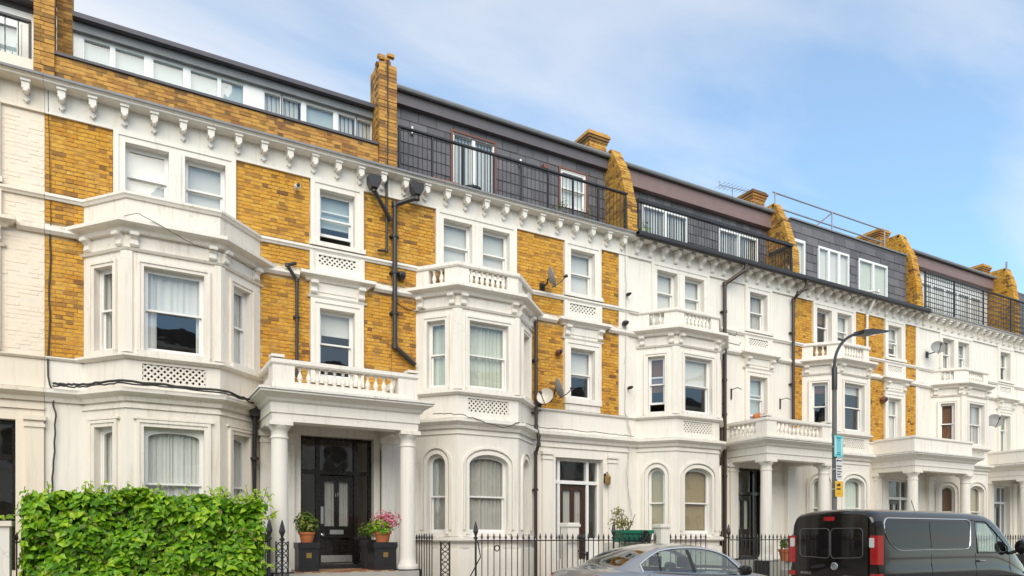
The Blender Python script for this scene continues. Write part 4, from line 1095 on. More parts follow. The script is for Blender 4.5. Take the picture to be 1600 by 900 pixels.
# ------------------------------------------------------------------ pipes and cables
def pipe(pts, r, mat, label, hopper=None, brackets=(), name="drainpipe"):
    t = thing(name, pts[-1], label, "drainpipe", "rainwater and waste pipes on the fronts")
    m = MB()
    for p, q in zip(pts, pts[1:]): m.tube([p, q], r, 10)
    for p in pts[1:-1]: m.lathe([(r * 0.5, -r * 1.3), (r * 1.28, -r * 1.0), (r * 1.28, r * 1.0), (r * 0.5, r * 1.3)], p, 10)
    m.build("pipe", mat, t, smooth=True)
    for z in brackets:
        x, y = next(((p[0], p[1]) for p, q in zip(pts, pts[1:]) if min(p[2], q[2]) <= z <= max(p[2], q[2]) and abs(p[0] - q[0]) < 0.1), pts[0][:2])
        c = MB(); c.lathe([(r * 1.3, -0.03), (r * 1.3, 0.03)], (x, y, z), 10); c.wbox(x - r * 1.8, x + r * 1.8, y, -0.002, z - 0.02, z + 0.02); c.build("collar", mat, t)
    if hopper:
        x, y, z = hopper
        hm = MB()
        hm.prism([(x - 0.07, z - 0.20), (x + 0.07, z - 0.20), (x + 0.13, z - 0.08), (x + 0.13, z + 0.06), (x - 0.13, z + 0.06), (x - 0.13, z - 0.08)], -y - 0.11, -y + 0.11, FAC)
        hm.build("hopper", mat, t)
    return t
yp = -0.11
pipe([(4.80, -0.30, 9.30), (4.80, -0.30, 9.12), (5.25, yp, 8.62)], 0.045, "black_pipe", "black hopper and slanting pipe above the brick panel left of the tall pier", (4.80, -0.30, 9.34))
pipe([(5.78, -0.30, 9.35), (5.78, -0.30, 9.18), (5.34, yp, 9.0), (5.34, yp, 5.86), (5.82, yp, 5.50)], 0.055, "black_pipe", "black drainpipe running down between the two brick houses then slanting right", (5.78, -0.30, 9.42), (8.3, 7.5, 6.6))
pipe([(5.16, -0.09, 9.7), (5.16, -0.09, 7.95), (4.96, -0.09, 7.92)], 0.028, "black_pipe", "thin black pipe from the roof pier down to the sill string")
pipe([(3.20, -0.10, 7.30), (3.02, -0.13, 7.22), (3.22, -0.10, 6.95), (3.22, -0.10, 4.95)], 0.035, "black_pipe", "short black pipe on brick just left of the porch balcony window", None, (6.2,))
pipe([(2.36, -0.30, 4.18), (2.36, -0.30, 4.0), (2.36, -0.16, 2.25), (2.24, -0.16, 2.05), (2.24, -0.16, 0.0)], 0.045, "black_pipe", "black drainpipe beside the left porch column near the hedge", (2.36, -0.30, 4.22), (3.2,))
pipe([(8.98, -0.14, 7.02), (8.98, -0.14, 4.36), (8.98, -0.26, 4.1), (8.98, -0.26, 3.9), (8.98, -0.12, 3.7), (8.98, -0.12, 0.0)], 0.042, "brown_pipe", "brown drainpipe right of the balustraded bay by the brown door", None, (6.0, 4.7, 2.8))
pipe([(15.95, -0.42, 9.58), (15.95, -0.40, 9.42), (15.42, yp, 9.0), (15.42, yp, 0.0)], 0.055, "brown_pipe", "dark drainpipe full height on the white house with tan blinds", None, (8.2, 7.3, 6.2, 5.2, 3.4))
pipe([(15.27, yp, 6.95), (15.27, yp, 4.3), (15.30, -0.24, 4.1), (15.27, yp, 3.8), (15.27, yp, 1.2)], 0.04, "brown_pipe", "thinner dark waste pipe close beside the full height drainpipe", None, (5.5,))
pipe([(18.62, -0.42, 9.58), (18.62, -0.38, 9.35), (18.36, -0.30, 9.18), (18.36, yp, 9.0), (18.36, yp, 5.1)], 0.05, "brown_pipe", "dark pipe along the left edge of the third brick house", None, (8.0, 6.4))
pipe([(22.05, -0.12, 9.9), (22.05, -0.50, 9.80), (22.05, -0.10, 9.1), (22.05, -0.10, 7.8)], 0.04, "window_paint", "white vent pipe crossing the gutter of the third brick house")
def cable(pts, r, mat, label, jit=0.02, n=10):
    m = MB(); P = []
    for p, q in zip(pts, pts[1:]):
        for k in range(n):
            t = k / n; P.append(tuple(p[i] + (q[i] - p[i]) * t + (rng.uniform(-jit, jit) if 0 < k else 0) * (0.3 if i == 1 else 1) for i in range(3)))
    P.append(pts[-1]); m.tube(P, r, 6)
    return tag(m.build("cable", mat, smooth=True), label, "cable", "cables strung along the fronts")
cb = [(-1.02, -0.22, 4.34), (-0.62, -0.22, 4.36), (0.05, -1.02, 4.36), (1.72, -1.02, 4.34), (2.36, -0.42, 4.30)]
cable(cb, 0.022, "cable_black", "thick black cable bundle along the ledge under the bay behind the hedge", 0.012)
cable([(p[0], p[1] - 0.03, p[2] - 0.045) for p in cb], 0.014, "cable_black", "thinner black cable hanging just below the bundle over the hedge bay", 0.014)
cable([(-1.06, -0.03, 7.2), (-1.1, -0.03, 4.5), (-0.98, -0.06, 3.8), (-1.06, -0.04, 2.2)], 0.014, "cable_black", "dark cable down the joint between the cream house and first brick house", 0.015)
cable([(-1.10, -0.03, 9.6), (-1.06, -0.03, 7.2)], 0.006, "cable_black", "thin wire from the top left pier down to the string course", 0.004)
cable([(-0.4, -0.35, 7.26), (0.3, -1.07, 7.30), (1.2, -1.07, 6.92), (1.7, -1.05, 6.88), (2.4, -0.2, 6.95)], 0.006, "cable_black", "thin wire looping across the top of the solid parapet bay", 0.01)
cable([(6.0, -0.7, 4.33), (6.5, -1.01, 4.32), (7.6, -1.02, 4.10), (8.0, -1.0, 4.26), (8.95, -0.3, 4.32), (11.4, -0.2, 4.33), (12.0, -0.2, 4.3)], 0.009, "cable_black", "sagging dark cable along the ledge of the balustraded bay and doorway", 0.018)
cable([(11.82, -0.05, 9.6), (11.84, -0.05, 7.2), (11.80, -0.05, 5.0), (12.0, -0.06, 4.4), (11.84, -0.08, 3.3), (12.02, -0.06, 2.2)], 0.013, "cable_white", "pale cable running down the white strip right of the brown door house", 0.02)
cable([(5.2, -0.035, 12.2), (5.2, -0.035, 9.75)], 0.022, "cable_black", "cable standing up the front of the tall ragged brick pier", 0.006)
cable([(5.36, -0.03, 6.9), (5.6, -0.03, 6.78), (5.85, -0.06, 6.72), (6.0, -0.3, 6.75)], 0.008, "cable_black", "loose wire beside the bulkhead lamp between the brick houses", 0.02)

# ------------------------------------------------------------------ fittings on the walls
def dish(x, y, z, az, label, mat="dish_grey", r=0.26):
    t = thing("satellite_dish", (x, -0.01, z), label, "satellite dish", "satellite dishes on the walls")
    M = Matrix.Translation((x, y, z)) @ Matrix.Rotation(az, 4, 'Z') @ Matrix.Rotation(R(-18), 4, 'X')
    d = MB(); prof = [(0.001, 0.0)] + [(r * k / 6, -0.10 * (k / 6) ** 2) for k in range(1, 7)]
    d.lathe(prof + [(r * 1.0, -0.112)] + [(p, q - 0.012) for p, q in prof[::-1]], n=18, axis='y')
    put("reflector", d.mesh("reflector"), mat, t, M, True)
    a = MB(); a.tube([(0, 0.0, -r * 0.95), (0, -0.25, -r * 0.7), (0, -0.40, -0.10)], 0.012, 6); a.lathe([(0.02, -0.47), (0.04, -0.46), (0.035, -0.40), (0.015, -0.36)], (0, 0, -0.08), 10, 'y')
    put("feed_arm", a.mesh("feed_arm"), "black_iron", t, M, True)
    b = MB(); b.tube([(x, y + 0.02, z), (x + 0.02, y + 0.10, z - 0.10), (x + 0.03, -0.02, z - 0.12)], 0.02, 8); b.wbox(x - 0.05, x + 0.10, -0.03, -0.001, z - 0.24, z - 0.02)
    b.build("wall_bracket", "black_iron", t, smooth=True)
dish(9.20, -0.36, 7.98, R(62), "dark satellite dish seen edge-on high on brick beside the balustraded bay")
dish(9.10, -0.42, 5.02, R(-50), "pale round satellite dish low on the brick above the brown door", "dish_pale", 0.21)
dish(9.42, -0.34, 5.28, R(70), "dark edge-on satellite dish just above the pale round one")
dish(25.62, -0.40, 8.38, R(-45), "grey satellite dish beside the upper windows of the white house behind the van", r=0.24)
dish(29.35, -0.42, 6.05, R(-40), "grey satellite dish on the white wall near the tall French window at right", r=0.27)
def bulkhead(x, z, label, r=0.075, mat="red_brown_wood"):
    t = thing("wall_fitting", (x, -0.01, z), label, "wall lamp", "small round fittings on the walls")
    m = MB(); m.lathe([(r * 0.6, -0.002), (r * 0.6, -0.07), (r, -0.08), (r * 1.05, -0.13), (r * 0.8, -0.19), (r * 0.3, -0.21)], (x, 0, z), 14, 'y'); m.build("body", mat, t, smooth=True)
    m = MB(); m.lathe([(r * 0.65, -0.215), (r * 0.5, -0.235), (r * 0.1, -0.24)], (x, 0, z), 12, 'y'); m.build("lens", "black_iron", t, smooth=True)
bulkhead(5.50, 7.46, "dark floodlight beside the drainpipe between the two brick houses", 0.09, "black_iron")
bulkhead(9.66, 6.28, "dark red round fitting left of the lower single window, above the pale dish")
bulkhead(11.76, 7.32, "dark fitting on the white strip at the right end of the balustraded house", 0.07, "black_iron")
bulkhead(11.86, 8.1, "small dark clip on the cable high on the white strip", 0.045, "black_iron")
bulkhead(11.92, 5.62, "small dark clip low on the white strip cable", 0.045, "black_iron")
bulkhead(22.95, 6.35, "dark round fitting on the brick strip left of the tall white French window", 0.11)
bulkhead(3.22, 8.88, "small white round vent high on the brick left of the porch-side window", 0.06, "window_paint")
t = thing("wall_lantern", (11.17, -0.02, 3.2), "brass wall lantern beside the brown door", "lantern")
m = MB(); m.wbox(11.14, 11.20, -0.03, -0.001, 3.05, 3.30); m.tube([(11.17, -0.03, 3.28), (11.17, -0.12, 3.33), (11.17, -0.14, 3.27)], 0.012, 6); m.build("bracket", "black_iron", t)
m = MB(); m.lathe([(0.05, 3.0), (0.075, 3.04), (0.085, 3.20), (0.05, 3.26), (0.01, 3.29)], (11.17, -0.14, 0), 6); m.build("lamp_body", "brass", t)
for (x, z, lb) in ((15.78, 5.85, "black hooked bracket left of the sash window with red cloth"), (17.88, 5.75, "black hooked bracket right of the sash window with red cloth")):
    t = MB(); t.wbox(x - 0.02, x + 0.02, -0.03, -0.001, z - 0.16, z + 0.16); t.tube([(x, -0.02, z + 0.12), (x + 0.05, -0.20, z + 0.16), (x + 0.12, -0.30, z + 0.10)], 0.012, 6)
    tag(t.build("wall_hook", "black_iron"), lb, "bracket", "black hooks on the white house")
m = MB(); m.tube([(15.45, -0.16, 7.55), (15.7, -0.25, 7.50), (15.72, -0.28, 7.58)], 0.012, 6); m.tube([(15.45, -0.16, 7.30), (15.85, -0.25, 7.24), (15.9, -0.26, 7.32)], 0.012, 6)
tag(m.build("wall_hook", "black_iron"), "pair of black spikes sticking out of the full height drainpipe", "bracket", "black hooks on the white house")
m = MB()
for k in range(5):
    a = k * 1.3; m.lathe([(0.02, -0.10), (0.075, -0.05), (0.085, 0.02), (0.05, 0.08), (0.01, 0.10)], (16.68 + 0.13 * k, -0.12 - 0.03 * math.sin(a), 5.24 + 0.04 * math.sin(a * 2)), 8)
tag(m.build("red_cloth", "terracotta", smooth=True), "bundle of red cloth on the sill above the white house porch", "cloth")
# rooftop aerial and handrail
t = thing("roof_aerial", (17.9, 2.0, 12.62), "spiky television aerial on the grey roof box", "aerial")
m = MB(); m.tube([(17.95, 2.0, 12.6), (17.95, 2.0, 13.32)], 0.02, 6); m.build("mast", "galvanised", t)
m = MB(); m.tube([(17.35, 2.0, 13.28), (18.85, 2.0, 13.40)], 0.013, 6); m.build("boom", "galvanised", t)
for k in range(9):
    x = 17.4 + k * 0.17; l = 0.26 - 0.015 * k
    MB().tube([(x, 2.0 - l, 13.285 + k * 0.0135), (x, 2.0 + l, 13.285 + k * 0.0135)], 0.007, 5).build("element", "galvanised", t)
m = MB(); m.tube([(17.38, 2.0, 13.16), (17.38, 2.0, 13.44)], 0.012, 5); m.tube([(17.45, 1.86, 13.1), (17.45, 2.14, 13.48)], 0.009, 5); m.build("reflector", "galvanised", t)
t = thing("roof_handrail", (21.7, 1.0, 11.82), "grey scaffold tube handrail on the flat roof of the third brick house", "handrail")
for z, xa, xb in ((12.95, 18.74, 24.75), (12.48, 18.74, 24.6)):
    MB().tube([(xa, 1.0, z), (xb, 1.0, z)], 0.026, 8).build("rail", "galvanised", t, smooth=True)
for x in (18.85, 21.72, 24.7): MB().tube([(x, 1.0, 11.81), (x, 1.0, 12.97)], 0.026, 8).build("post", "galvanised", t, smooth=True)
MB().tube([(20.6, 2.0, 11.81), (21.72, 1.0, 12.93)], 0.024, 8).build("brace", "galvanised", t, smooth=True)
m = MB(); m.tube([(32.0, 0.5, 9.8), (31.75, 0.3, 12.9)], 0.04, 8); tag(m.build("leaning_pole", "galvanised", smooth=True), "grey pole leaning on the brick wall at the far right edge", "pole")

# ------------------------------------------------------------------ plants and pots
def leaf_mesh(name, L, W, mat):
    v = [(0, 0, 0), (-W * 0.42, L * 0.12, 0.10 * W), (-W * 0.5, L * 0.42, 0.16 * W), (0, L * 0.45, -0.02 * W), (W * 0.5, L * 0.42, 0.16 * W), (W * 0.42, L * 0.12, 0.10 * W), (0, L, -0.16 * L)]
    me = bpy.data.meshes.new(name); me.from_pydata(v, [], [(0, 3, 2, 1), (0, 5, 4, 3), (2, 3, 6), (3, 4, 6)]); me.update(); me.materials.append(MATS[mat]); return me
def leaf_into(mb, M, L, W):
    v = [(0, 0, 0), (-W * 0.42, L * 0.12, 0.10 * W), (-W * 0.5, L * 0.42, 0.16 * W), (0, L * 0.45, -0.02 * W), (W * 0.5, L * 0.42, 0.16 * W), (W * 0.42, L * 0.12, 0.10 * W), (0, L, -0.16 * L)]
    i = len(mb.v); mb.v += [tuple(M @ Vector(p)) for p in v]; mb.f += [tuple(i + k for k in f) for f in ((0, 3, 2, 1), (0, 5, 4, 3), (2, 3, 6), (3, 4, 6))]
def leaf_pose(p, out, hang=0.6, spread=0.7):
    """leaf at p pointing outwards and down, tilted at random"""
    o = Vector(out) + Vector((rng.uniform(-spread, spread), rng.uniform(-spread, spread), rng.uniform(-spread, spread)))
    if o.length < 0.1: o = Vector(out)
    n = (o.normalized() + Vector((0, 0, 0.45))).normalized()
    d = Vector((rng.uniform(-0.8, 0.8), rng.uniform(-0.5, 0.5), -hang)) 
    y = (d - n * d.dot(n)); y = y.normalized() if y.length > 0.01 else n.orthogonal().normalized()
    x = y.cross(n).normalized()
    M = Matrix((x, y, n)).transposed().to_4x4(); M.translation = p; return M
# hedge
def thick(x, z): return math.sin(x * 5.3 + 1.7 * math.sin(z * 4.1)) + math.sin(z * 6.7 - 1.9 * math.sin(x * 3.7 + 2))
hx0, hx1, hy0, hy1, hz = -1.24, 2.18, -2.12, -1.35, 2.34
hg = thing("hedge", ((hx0 + hx1) / 2, -1.75, 0), "dense bright green leafy hedge in front of the first brick house", "hedge")
m = MB(); nx = 30
def bulge(x, z): return 0.06 * math.sin(x * 3.1 + z * 2) + 0.05 * math.sin(x * 7.3 - z * 4.1) + 0.04 * math.sin(z * 9 + x * 2)
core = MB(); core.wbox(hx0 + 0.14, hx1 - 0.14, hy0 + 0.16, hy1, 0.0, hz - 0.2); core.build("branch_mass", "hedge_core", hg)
cand = []
for k in range(12500):
    f = rng.random(); x = rng.uniform(hx0, hx1); z = rng.uniform(0.45, hz) if f < 0.7 else hz
    top = hz + 0.05 * math.sin(x * 2.3 + 1) + 0.05 * math.sin(x * 6.1) - 0.10 * max(0, (x - 1.7) * 2) - 0.12 * max(0, (-0.9 - x) * 2)
    if f < 0.66 and thick(x, z) > 1.25 and rng.random() < 0.85: continue
    if f < 0.66:
        z = 0.45 + (top - 0.45) * rng.random(); p = (x, hy0 - bulge(x, z) + rng.uniform(0, 0.20), z); out = (0, -1, 0.15)
    elif f < 0.84:
        p = (x, rng.uniform(hy0, hy1), top - rng.uniform(0, 0.15)); out = (0, -0.3, 1)
    else:
        sd = 1 if f > 0.92 else -1; z = 0.45 + (top - 0.45) * rng.random()
        p = ((hx1 if sd > 0 else hx0) + sd * (bulge(z, x) - rng.uniform(0, 0.15)), rng.uniform(hy0, hy1), z); out = (sd, -0.3, 0.1)
    cand.append((p, out))
idx = [i for i, (p, o) in enumerate(cand) if p[2] > 0.95 and o[1] == -1 and p[1] < hy0 + 0.04]
rng.shuffle(idx); singles = set(idx[:300])
lm = [leaf_mesh("leaf", L, W, "hedge_leaf") for L, W in ((0.115, 0.095), (0.095, 0.08), (0.13, 0.105))]
rest = MB()
for i, (p, o) in enumerate(cand):
    M = leaf_pose(p, o)
    if i in singles: put("leaf", lm[i % 3], None, hg, M)
    else: s = rng.choice((0.06, 0.08, 0.10, 0.115, 0.14)) * rng.uniform(0.85, 1.15); leaf_into(rest, M, s, s * rng.uniform(0.68, 0.9))
rest.build("foliage", "hedge_leaf", hg, kind="stuff")
rest = MB(); stems = MB()
for k in range(130):
    x = rng.choice([rng.uniform(hx0, hx1), rng.gauss(-0.35, 0.1), rng.gauss(0.2, 0.12), rng.gauss(1.55, 0.2), rng.gauss(2.1, 0.1)]); y = rng.uniform(hy0, hy0 + 0.5)
    x = min(max(x, hx0 - 0.05), hx1 + 0.1); h_ = rng.choice((0.1, 0.14, 0.2, 0.3)) * rng.uniform(0.7, 1.1); b = Vector((x, y, hz - 0.12)); t = b + Vector((rng.uniform(-0.10, 0.10), rng.uniform(-0.1, 0.05), h_))
    stems.tube([b, (b + t) / 2 + Vector((0.02, 0, 0.01)), t], 0.004, 5)
    for j in range(5):
        q = b.lerp(t, 0.4 + 0.6 * j / 4); s = rng.uniform(0.05, 0.09); leaf_into(rest, leaf_pose(q, (rng.uniform(-1, 1), -0.7, 0.6), 0.2), s, s * 0.75)
for (a, b) in (((-1.2, -2.05, 1.98), (-1.62, -2.2, 1.94)), ((2.1, -2.1, 1.9), (2.45, -2.2, 2.1)), ((2.1, -2.15, 1.5), (2.42, -2.25, 1.42)), ((2.1, -2.15, 1.25), (2.4, -2.3, 1.12))):
    a, b = Vector(a), Vector(b); stems.tube([a, b], 0.005, 5)
    for j in range(10): s = rng.uniform(0.06, 0.10); leaf_into(rest, leaf_pose(a.lerp(b, 0.2 + 0.08 * j), (rng.uniform(-1, 1), -1, 0.3), 0.3), s, s * 0.75)
dead = MB()
for k in range(40):
    x = rng.uniform(hx0, hx1); z = rng.uniform(0.9, 2.15); s = rng.uniform(0.06, 0.1); leaf_into(dead, leaf_pose((x, hy0 - bulge(x, z) - 0.01, z), (0, -1, 0.1)), s, s * 0.7)
dead.build("dead_leaves", "dry_leaf", hg, kind="stuff")
for k in range(45):
    x = rng.uniform(hx0 + .1, hx1 - .1); z = rng.uniform(0.5, 1.9); stems.tube([(x, hy0 + 0.12, z), (x + rng.uniform(-.15, .15), hy0 + 0.05, z + rng.uniform(.1, .25)), (x + rng.uniform(-.25, .25), hy0 - 0.02, z + rng.uniform(.2, .4))], 0.006, 5)
rest.build("young_shoots", "young_leaf", hg, kind="stuff"); stems.build("stem", "bark", hg)

def bush(parent, c, r, n, mat, size, name="foliage", flat=0.8):
    m = MB()
    for k in range(n):
        v = Vector((rng.gauss(0, 1), rng.gauss(0, 1), rng.gauss(0.15, 0.9))).normalized(); q = Vector(c) + Vector((v.x, v.y, v.z * flat)) * r * rng.uniform(0.35, 1.05)
        s = rng.uniform(0.6, 1.2) * size; leaf_into(m, leaf_pose(q, v, 0.2, 0.5), s, s * 0.55)
    return m.build(name, mat, parent, kind="stuff")
def pot(parent, x, y, z, r, h, mat="terracotta"):
    m = MB(); m.lathe([(r * 0.72, 0), (r * 0.95, h * 0.78), (r * 1.06, h * 0.78), (r * 1.1, h), (r * 0.92, h), (r * 0.88, h * 0.86)], (x, y, z), 18); m.build("pot", mat, parent, smooth=True)
def pedestal(x0, x1, y0, y1, label):
    t = thing("planter_box", ((x0 + x1) / 2, (y0 + y1) / 2, 0.955), label, "planter", "black square planters either side of the porch")
    m = MB(); m.wbox(x0 + 0.02, x1 - 0.02, y0 + 0.02, y1 - 0.02, 0.969, 1.40); m.build("box", "planter_black", t)
    m = MB(); m.wbox(x0, x1, y0, y1, 1.42, 1.53); m.wbox(x0 + 0.012, x1 - 0.012, y0 + 0.012, y1 - 0.012, 1.40, 1.42); m.build("rim", "planter_black", t)
    MB().wbox((x0 + x1) / 2 - 0.05, (x0 + x1) / 2 + 0.05, y0 + 0.008, y0 + 0.021, 1.23, 1.33).build("brass_plate", "brass", t)
pedestal(2.98, 3.40, -1.30, -0.90, "black square planter left of the porch door under the green potted plant")
pedestal(4.46, 4.96, -1.34, -0.88, "black square planter right of the porch door under the pink flowers")
t = thing("potted_plant", (3.19, -1.1, 1.53), "green leafy plant in terracotta pot on the left porch planter", "potted plant", "potted plants in the porch")
pot(t, 3.19, -1.1, 1.531, 0.15, 0.20); bush(t, (3.19, -1.1, 1.90), 0.21, 420, "shrub_leaf", 0.10, flat=1.15)
t = thing("potted_plant", (4.72, -1.1, 1.53), "pink flowering plant in terracotta pot on the right porch planter", "potted plant", "potted plants in the porch")
pot(t, 4.72, -1.1, 1.531, 0.17, 0.21); bush(t, (4.70, -1.1, 1.85), 0.26, 420, "hedge_leaf", 0.085); bush(t, (4.80, -1.14, 1.99), 0.33, 420, "pink_petal", 0.065, "blossom", 0.62)
t = thing("potted_plant", (4.42, -0.35, 0.957), "dark shrub in a tall black pot beside the porch door", "potted plant", "potted plants in the porch")
pot(t, 4.62, -0.45, 0.957, 0.19, 0.62, "planter_black"); bush(t, (4.60, -0.45, 1.76), 0.19, 220, "shrub_leaf", 0.08)
def terrace_pot(x, y, label, r=0.12, h=0.2, mat="terracotta", leaf=None, n=60, lr=0.14, lz=0.12):
    t = thing("terrace_pot", (x, y, 9.74), label, "potted plant", "pots on the roof terraces")
    pot(t, x, y, 9.742, r, h, mat)
    if leaf: bush(t, (x, y, 9.742 + h + lz), lr, n, leaf, 0.06, flat=1.4)
t = MB(); t.wbox(6.30, 7.0, 0.15, 0.34, 9.742, 9.95); t.wbox(6.27, 7.03, 0.12, 0.37, 9.95, 9.98); tag(t.build("plant_trough", "terracotta"), "orange terracotta trough left of the terrace French door", "planter", "pots on the roof terraces")
terrace_pot(7.38, 0.22, "wide black bowl on the roof terrace in front of the French door", 0.23, 0.22, "planter_black", "shrub_leaf", 40, 0.12, 0.0)
terrace_pot(7.72, 0.22, "small orange pot beside the black bowl on the terrace", 0.09, 0.16)
terrace_pot(9.75, 0.22, "small orange pot at the middle of the slate terrace", 0.10, 0.15, "terracotta", "dry_leaf", 40)
terrace_pot(9.98, 0.2, "black pot with a small leafy plant at the middle of the slate terrace", 0.11, 0.22, "planter_black", "shrub_leaf", 70, 0.16, 0.2)
terrace_pot(10.75, 0.2, "orange pot with thin plant under the terrace sash window", 0.13, 0.18, "terracotta", "dry_leaf", 60, 0.16, 0.22)
terrace_pot(12.62, 0.2, "fan of green leaves in a pot at the left end of the white house terrace", 0.10, 0.10, "planter_black", "hedge_leaf", 160, 0.3, 0.18)

# ------------------------------------------------------------------ front railings
def spear_mesh(h, big=1.0, mat="black_iron"):
    m = MB(); r = 0.0105 * big
    m.lathe([(r, 0), (r, h - 0.17 * big), (r * 2.0, h - 0.165 * big), (r * 2.0, h - 0.15 * big), (r * 1.0, h - 0.145 * big), (r * 1.1, h - 0.13 * big), (r * 2.5, h - 0.095 * big), (r * 1.6, h - 0.05 * big), (r * 0.3, h)], n=7)
    me = m.mesh("spear_bar"); me.materials.append(MATS[mat]); return me
SPEAR = spear_mesh(1.72); SPEAR_BIG = spear_mesh(1.96, 2.2)
def front_railing(p, q, sp, label, ends=(True, True), z=0.0, rail2=1.56):
    a, b = Vector((*p, 0)), Vector((*q, 0)); L = (b - a).length; d = (b - a) / L
    t = thing("front_railing", ((a + b) / 2), label, "railing", "black spear railings along the front gardens")
    F = Frame(p, (d.x, d.y))
    for zz_ in (0.22, rail2): MB(F).box(0, L, zz_ - 0.012, zz_ + 0.012, -0.018, 0.018).build("rail", "black_iron", t)
    n = max(1, int(L / sp))
    for k in range(n + 1):
        if (k == 0 and ends[0]) or (k == n and ends[1]): continue
        c = a + d * L * k / n; put("spear_bar", SPEAR, None, t, T(c.x, c.y, z - 0.005 + rng.uniform(-0.008, 0.008)))
    for e, c in zip(ends, (a, b)):
        if e: put("post", SPEAR_BIG, None, t, T(c.x, c.y, z))
    MB(F).box(-0.08, L + 0.08, 0.0, 0.16, -0.10, 0.10).build("plinth", "kerb_stone", t)
    return t
def ornate_panel(parent, x, y, z0, z1, w, mat="black_iron"):
    """upright panel of scrolls: stacked rings between two stiles"""
    m = MB()
    for s in (-1, 1): m.wbox(x + s * w / 2 - 0.01, x + s * w / 2 + 0.01, y - 0.012, y + 0.012, z0, z1)
    n = int((z1 - z0) / w); hh = (z1 - z0) / n
    for k in range(n):
        c = z0 + hh * (k + 0.5)
        m.tube([(x + (w / 2 - 0.012) * math.cos(a * 0.5236), y, c + hh * 0.47 * math.sin(a * 0.5236)) for a in range(13)], 0.010, 5)
        m.tube([(x - w / 2, y, c - hh / 2), (x + w / 2, y, c + hh / 2)], 0.008, 5); m.tube([(x - w / 2, y, c + hh / 2), (x + w / 2, y, c - hh / 2)], 0.008, 5)
    m.build("scroll_panel", mat, parent)
yr = -1.85
r_ = front_railing((6.48, yr), (10.05, yr), 0.141, "long spear railing in front of the balustraded bay with one tall post")
m = MB(); m.tube([(6.98 + 0.06 * math.cos(a * 0.5236), yr, 1.40 + 0.06 * math.sin(a * 0.5236)) for a in range(13)], 0.013, 5); m.build("rosette", "black_iron", r_)
m = MB(); m.tube([(6.52, yr - 0.01, 1.55), (6.58, yr - 0.02, 1.22), (6.2, yr + 0.3, 0.3)], 0.014, 6); m.tube([(9.3, yr, 1.30), (9.3, yr, 0.2)], 0.03, 6); m.tube([(9.05, yr, 1.33), (9.3, yr, 1.22)], 0.02, 6); m.build("stay", "black_iron", r_)
r_ = front_railing((5.50, -0.2), (5.50, yr), 0.135, "railing running back beside the porch of the first brick house", (False, False)); ornate_panel(r_, 5.78, yr - 0.02, 0.5, 1.55, 0.20)
r_ = front_railing((9.55, -0.3), (9.55, yr + 0.3), 0.14, "short railing running back to the left of the brown door", (False, False))
r_ = front_railing((10.22, yr), (11.3, yr), 0.135, "railing with round scrollwork head right of the white gate pier", (False, False))
m = MB(); m.tube([(10.98 + 0.11 * math.cos(a * 0.393), yr - 0.03, 1.62 + 0.16 * math.sin(a * 0.393)) for a in range(17)], 0.018, 6)
for a in range(4): m.tube([(10.98 - 0.11 * math.cos(a * 0.785), yr - 0.03, 1.62 - 0.16 * math.sin(a * 0.785)), (10.98 + 0.11 * math.cos(a * 0.785), yr - 0.03, 1.62 + 0.16 * math.sin(a * 0.785))], 0.012, 5)
for s in (-1, 1): m.tube([(10.98 + s * 0.11, yr - 0.03, 0.2), (10.98 + s * 0.11, yr - 0.03, 1.62)], 0.014, 6)
m.build("scroll_head", "black_iron", r_)
front_railing((11.62, yr), (12.95, yr), 0.15, "railing between the second white gate pier and the tan-blind bay", (False, False))
front_railing((13.75, yr), (18.3, yr), 0.15, "railing in front of the white house porch, beside the van")
front_railing((18.5, yr), (22.3, yr), 0.16, "railing in front of the third brick house bay behind the van", (False, False))
front_railing((23.6, yr), (31.5, yr), 0.17, "railing at the far right seen past the van's mirror", (False, False))
r_ = front_railing((2.30, -2.15), (2.30, -1.0), 0.16, "short railing at the right end of the hedge", (True, False)); ornate_panel(r_, 2.52, -2.15, 0.3, 1.56, 0.21)
put("post", SPEAR_BIG, None, r_, T(2.52, -2.15, -0.02))
front_railing((-1.36, -1.95), (-1.20, -1.95), 0.075, "few spear bars between the white pier and the hedge at left", (False, False))
def pier(x, y, w, z, label, mat="stucco_white"):
    t = thing("gate_pier", (x, y, 0), label, "gate pier", "white piers by the front gates")
    MB().wbox(x - w / 2, x + w / 2, y - w / 2, y + w / 2, 0.0, z - 0.09).build("shaft", mat, t)
    m = MB(); m.wbox(x - w / 2 - 0.03, x + w / 2 + 0.03, y - w / 2 - 0.03, y + w / 2 + 0.03, z - 0.09, z - 0.035); m.wbox(x - w / 2 - 0.01, x + w / 2 + 0.01, y - w / 2 - 0.01, y + w / 2 + 0.01, z - 0.034, z); m.build("cap", mat, t)
pier(8.98, -1.62, 0.30, 1.96, "square white gate pier in front of the brown door")
pier(11.50, yr, 0.28, 1.95, "square white gate pier right of the green box")
MB_ = MB(); MB_.wbox(-3.6, -1.43, -2.15, -1.85, 0.0, 1.80); w_ = thing("garden_wall", (-2.6, -2.0, 0), "low white garden wall at the lower left corner", "wall")
MB_.build("body", "stucco_white", w_); MB().wbox(-3.62, -1.40, -2.19, -1.81, 1.802, 1.88).build("coping", "stucco_cream", w_)
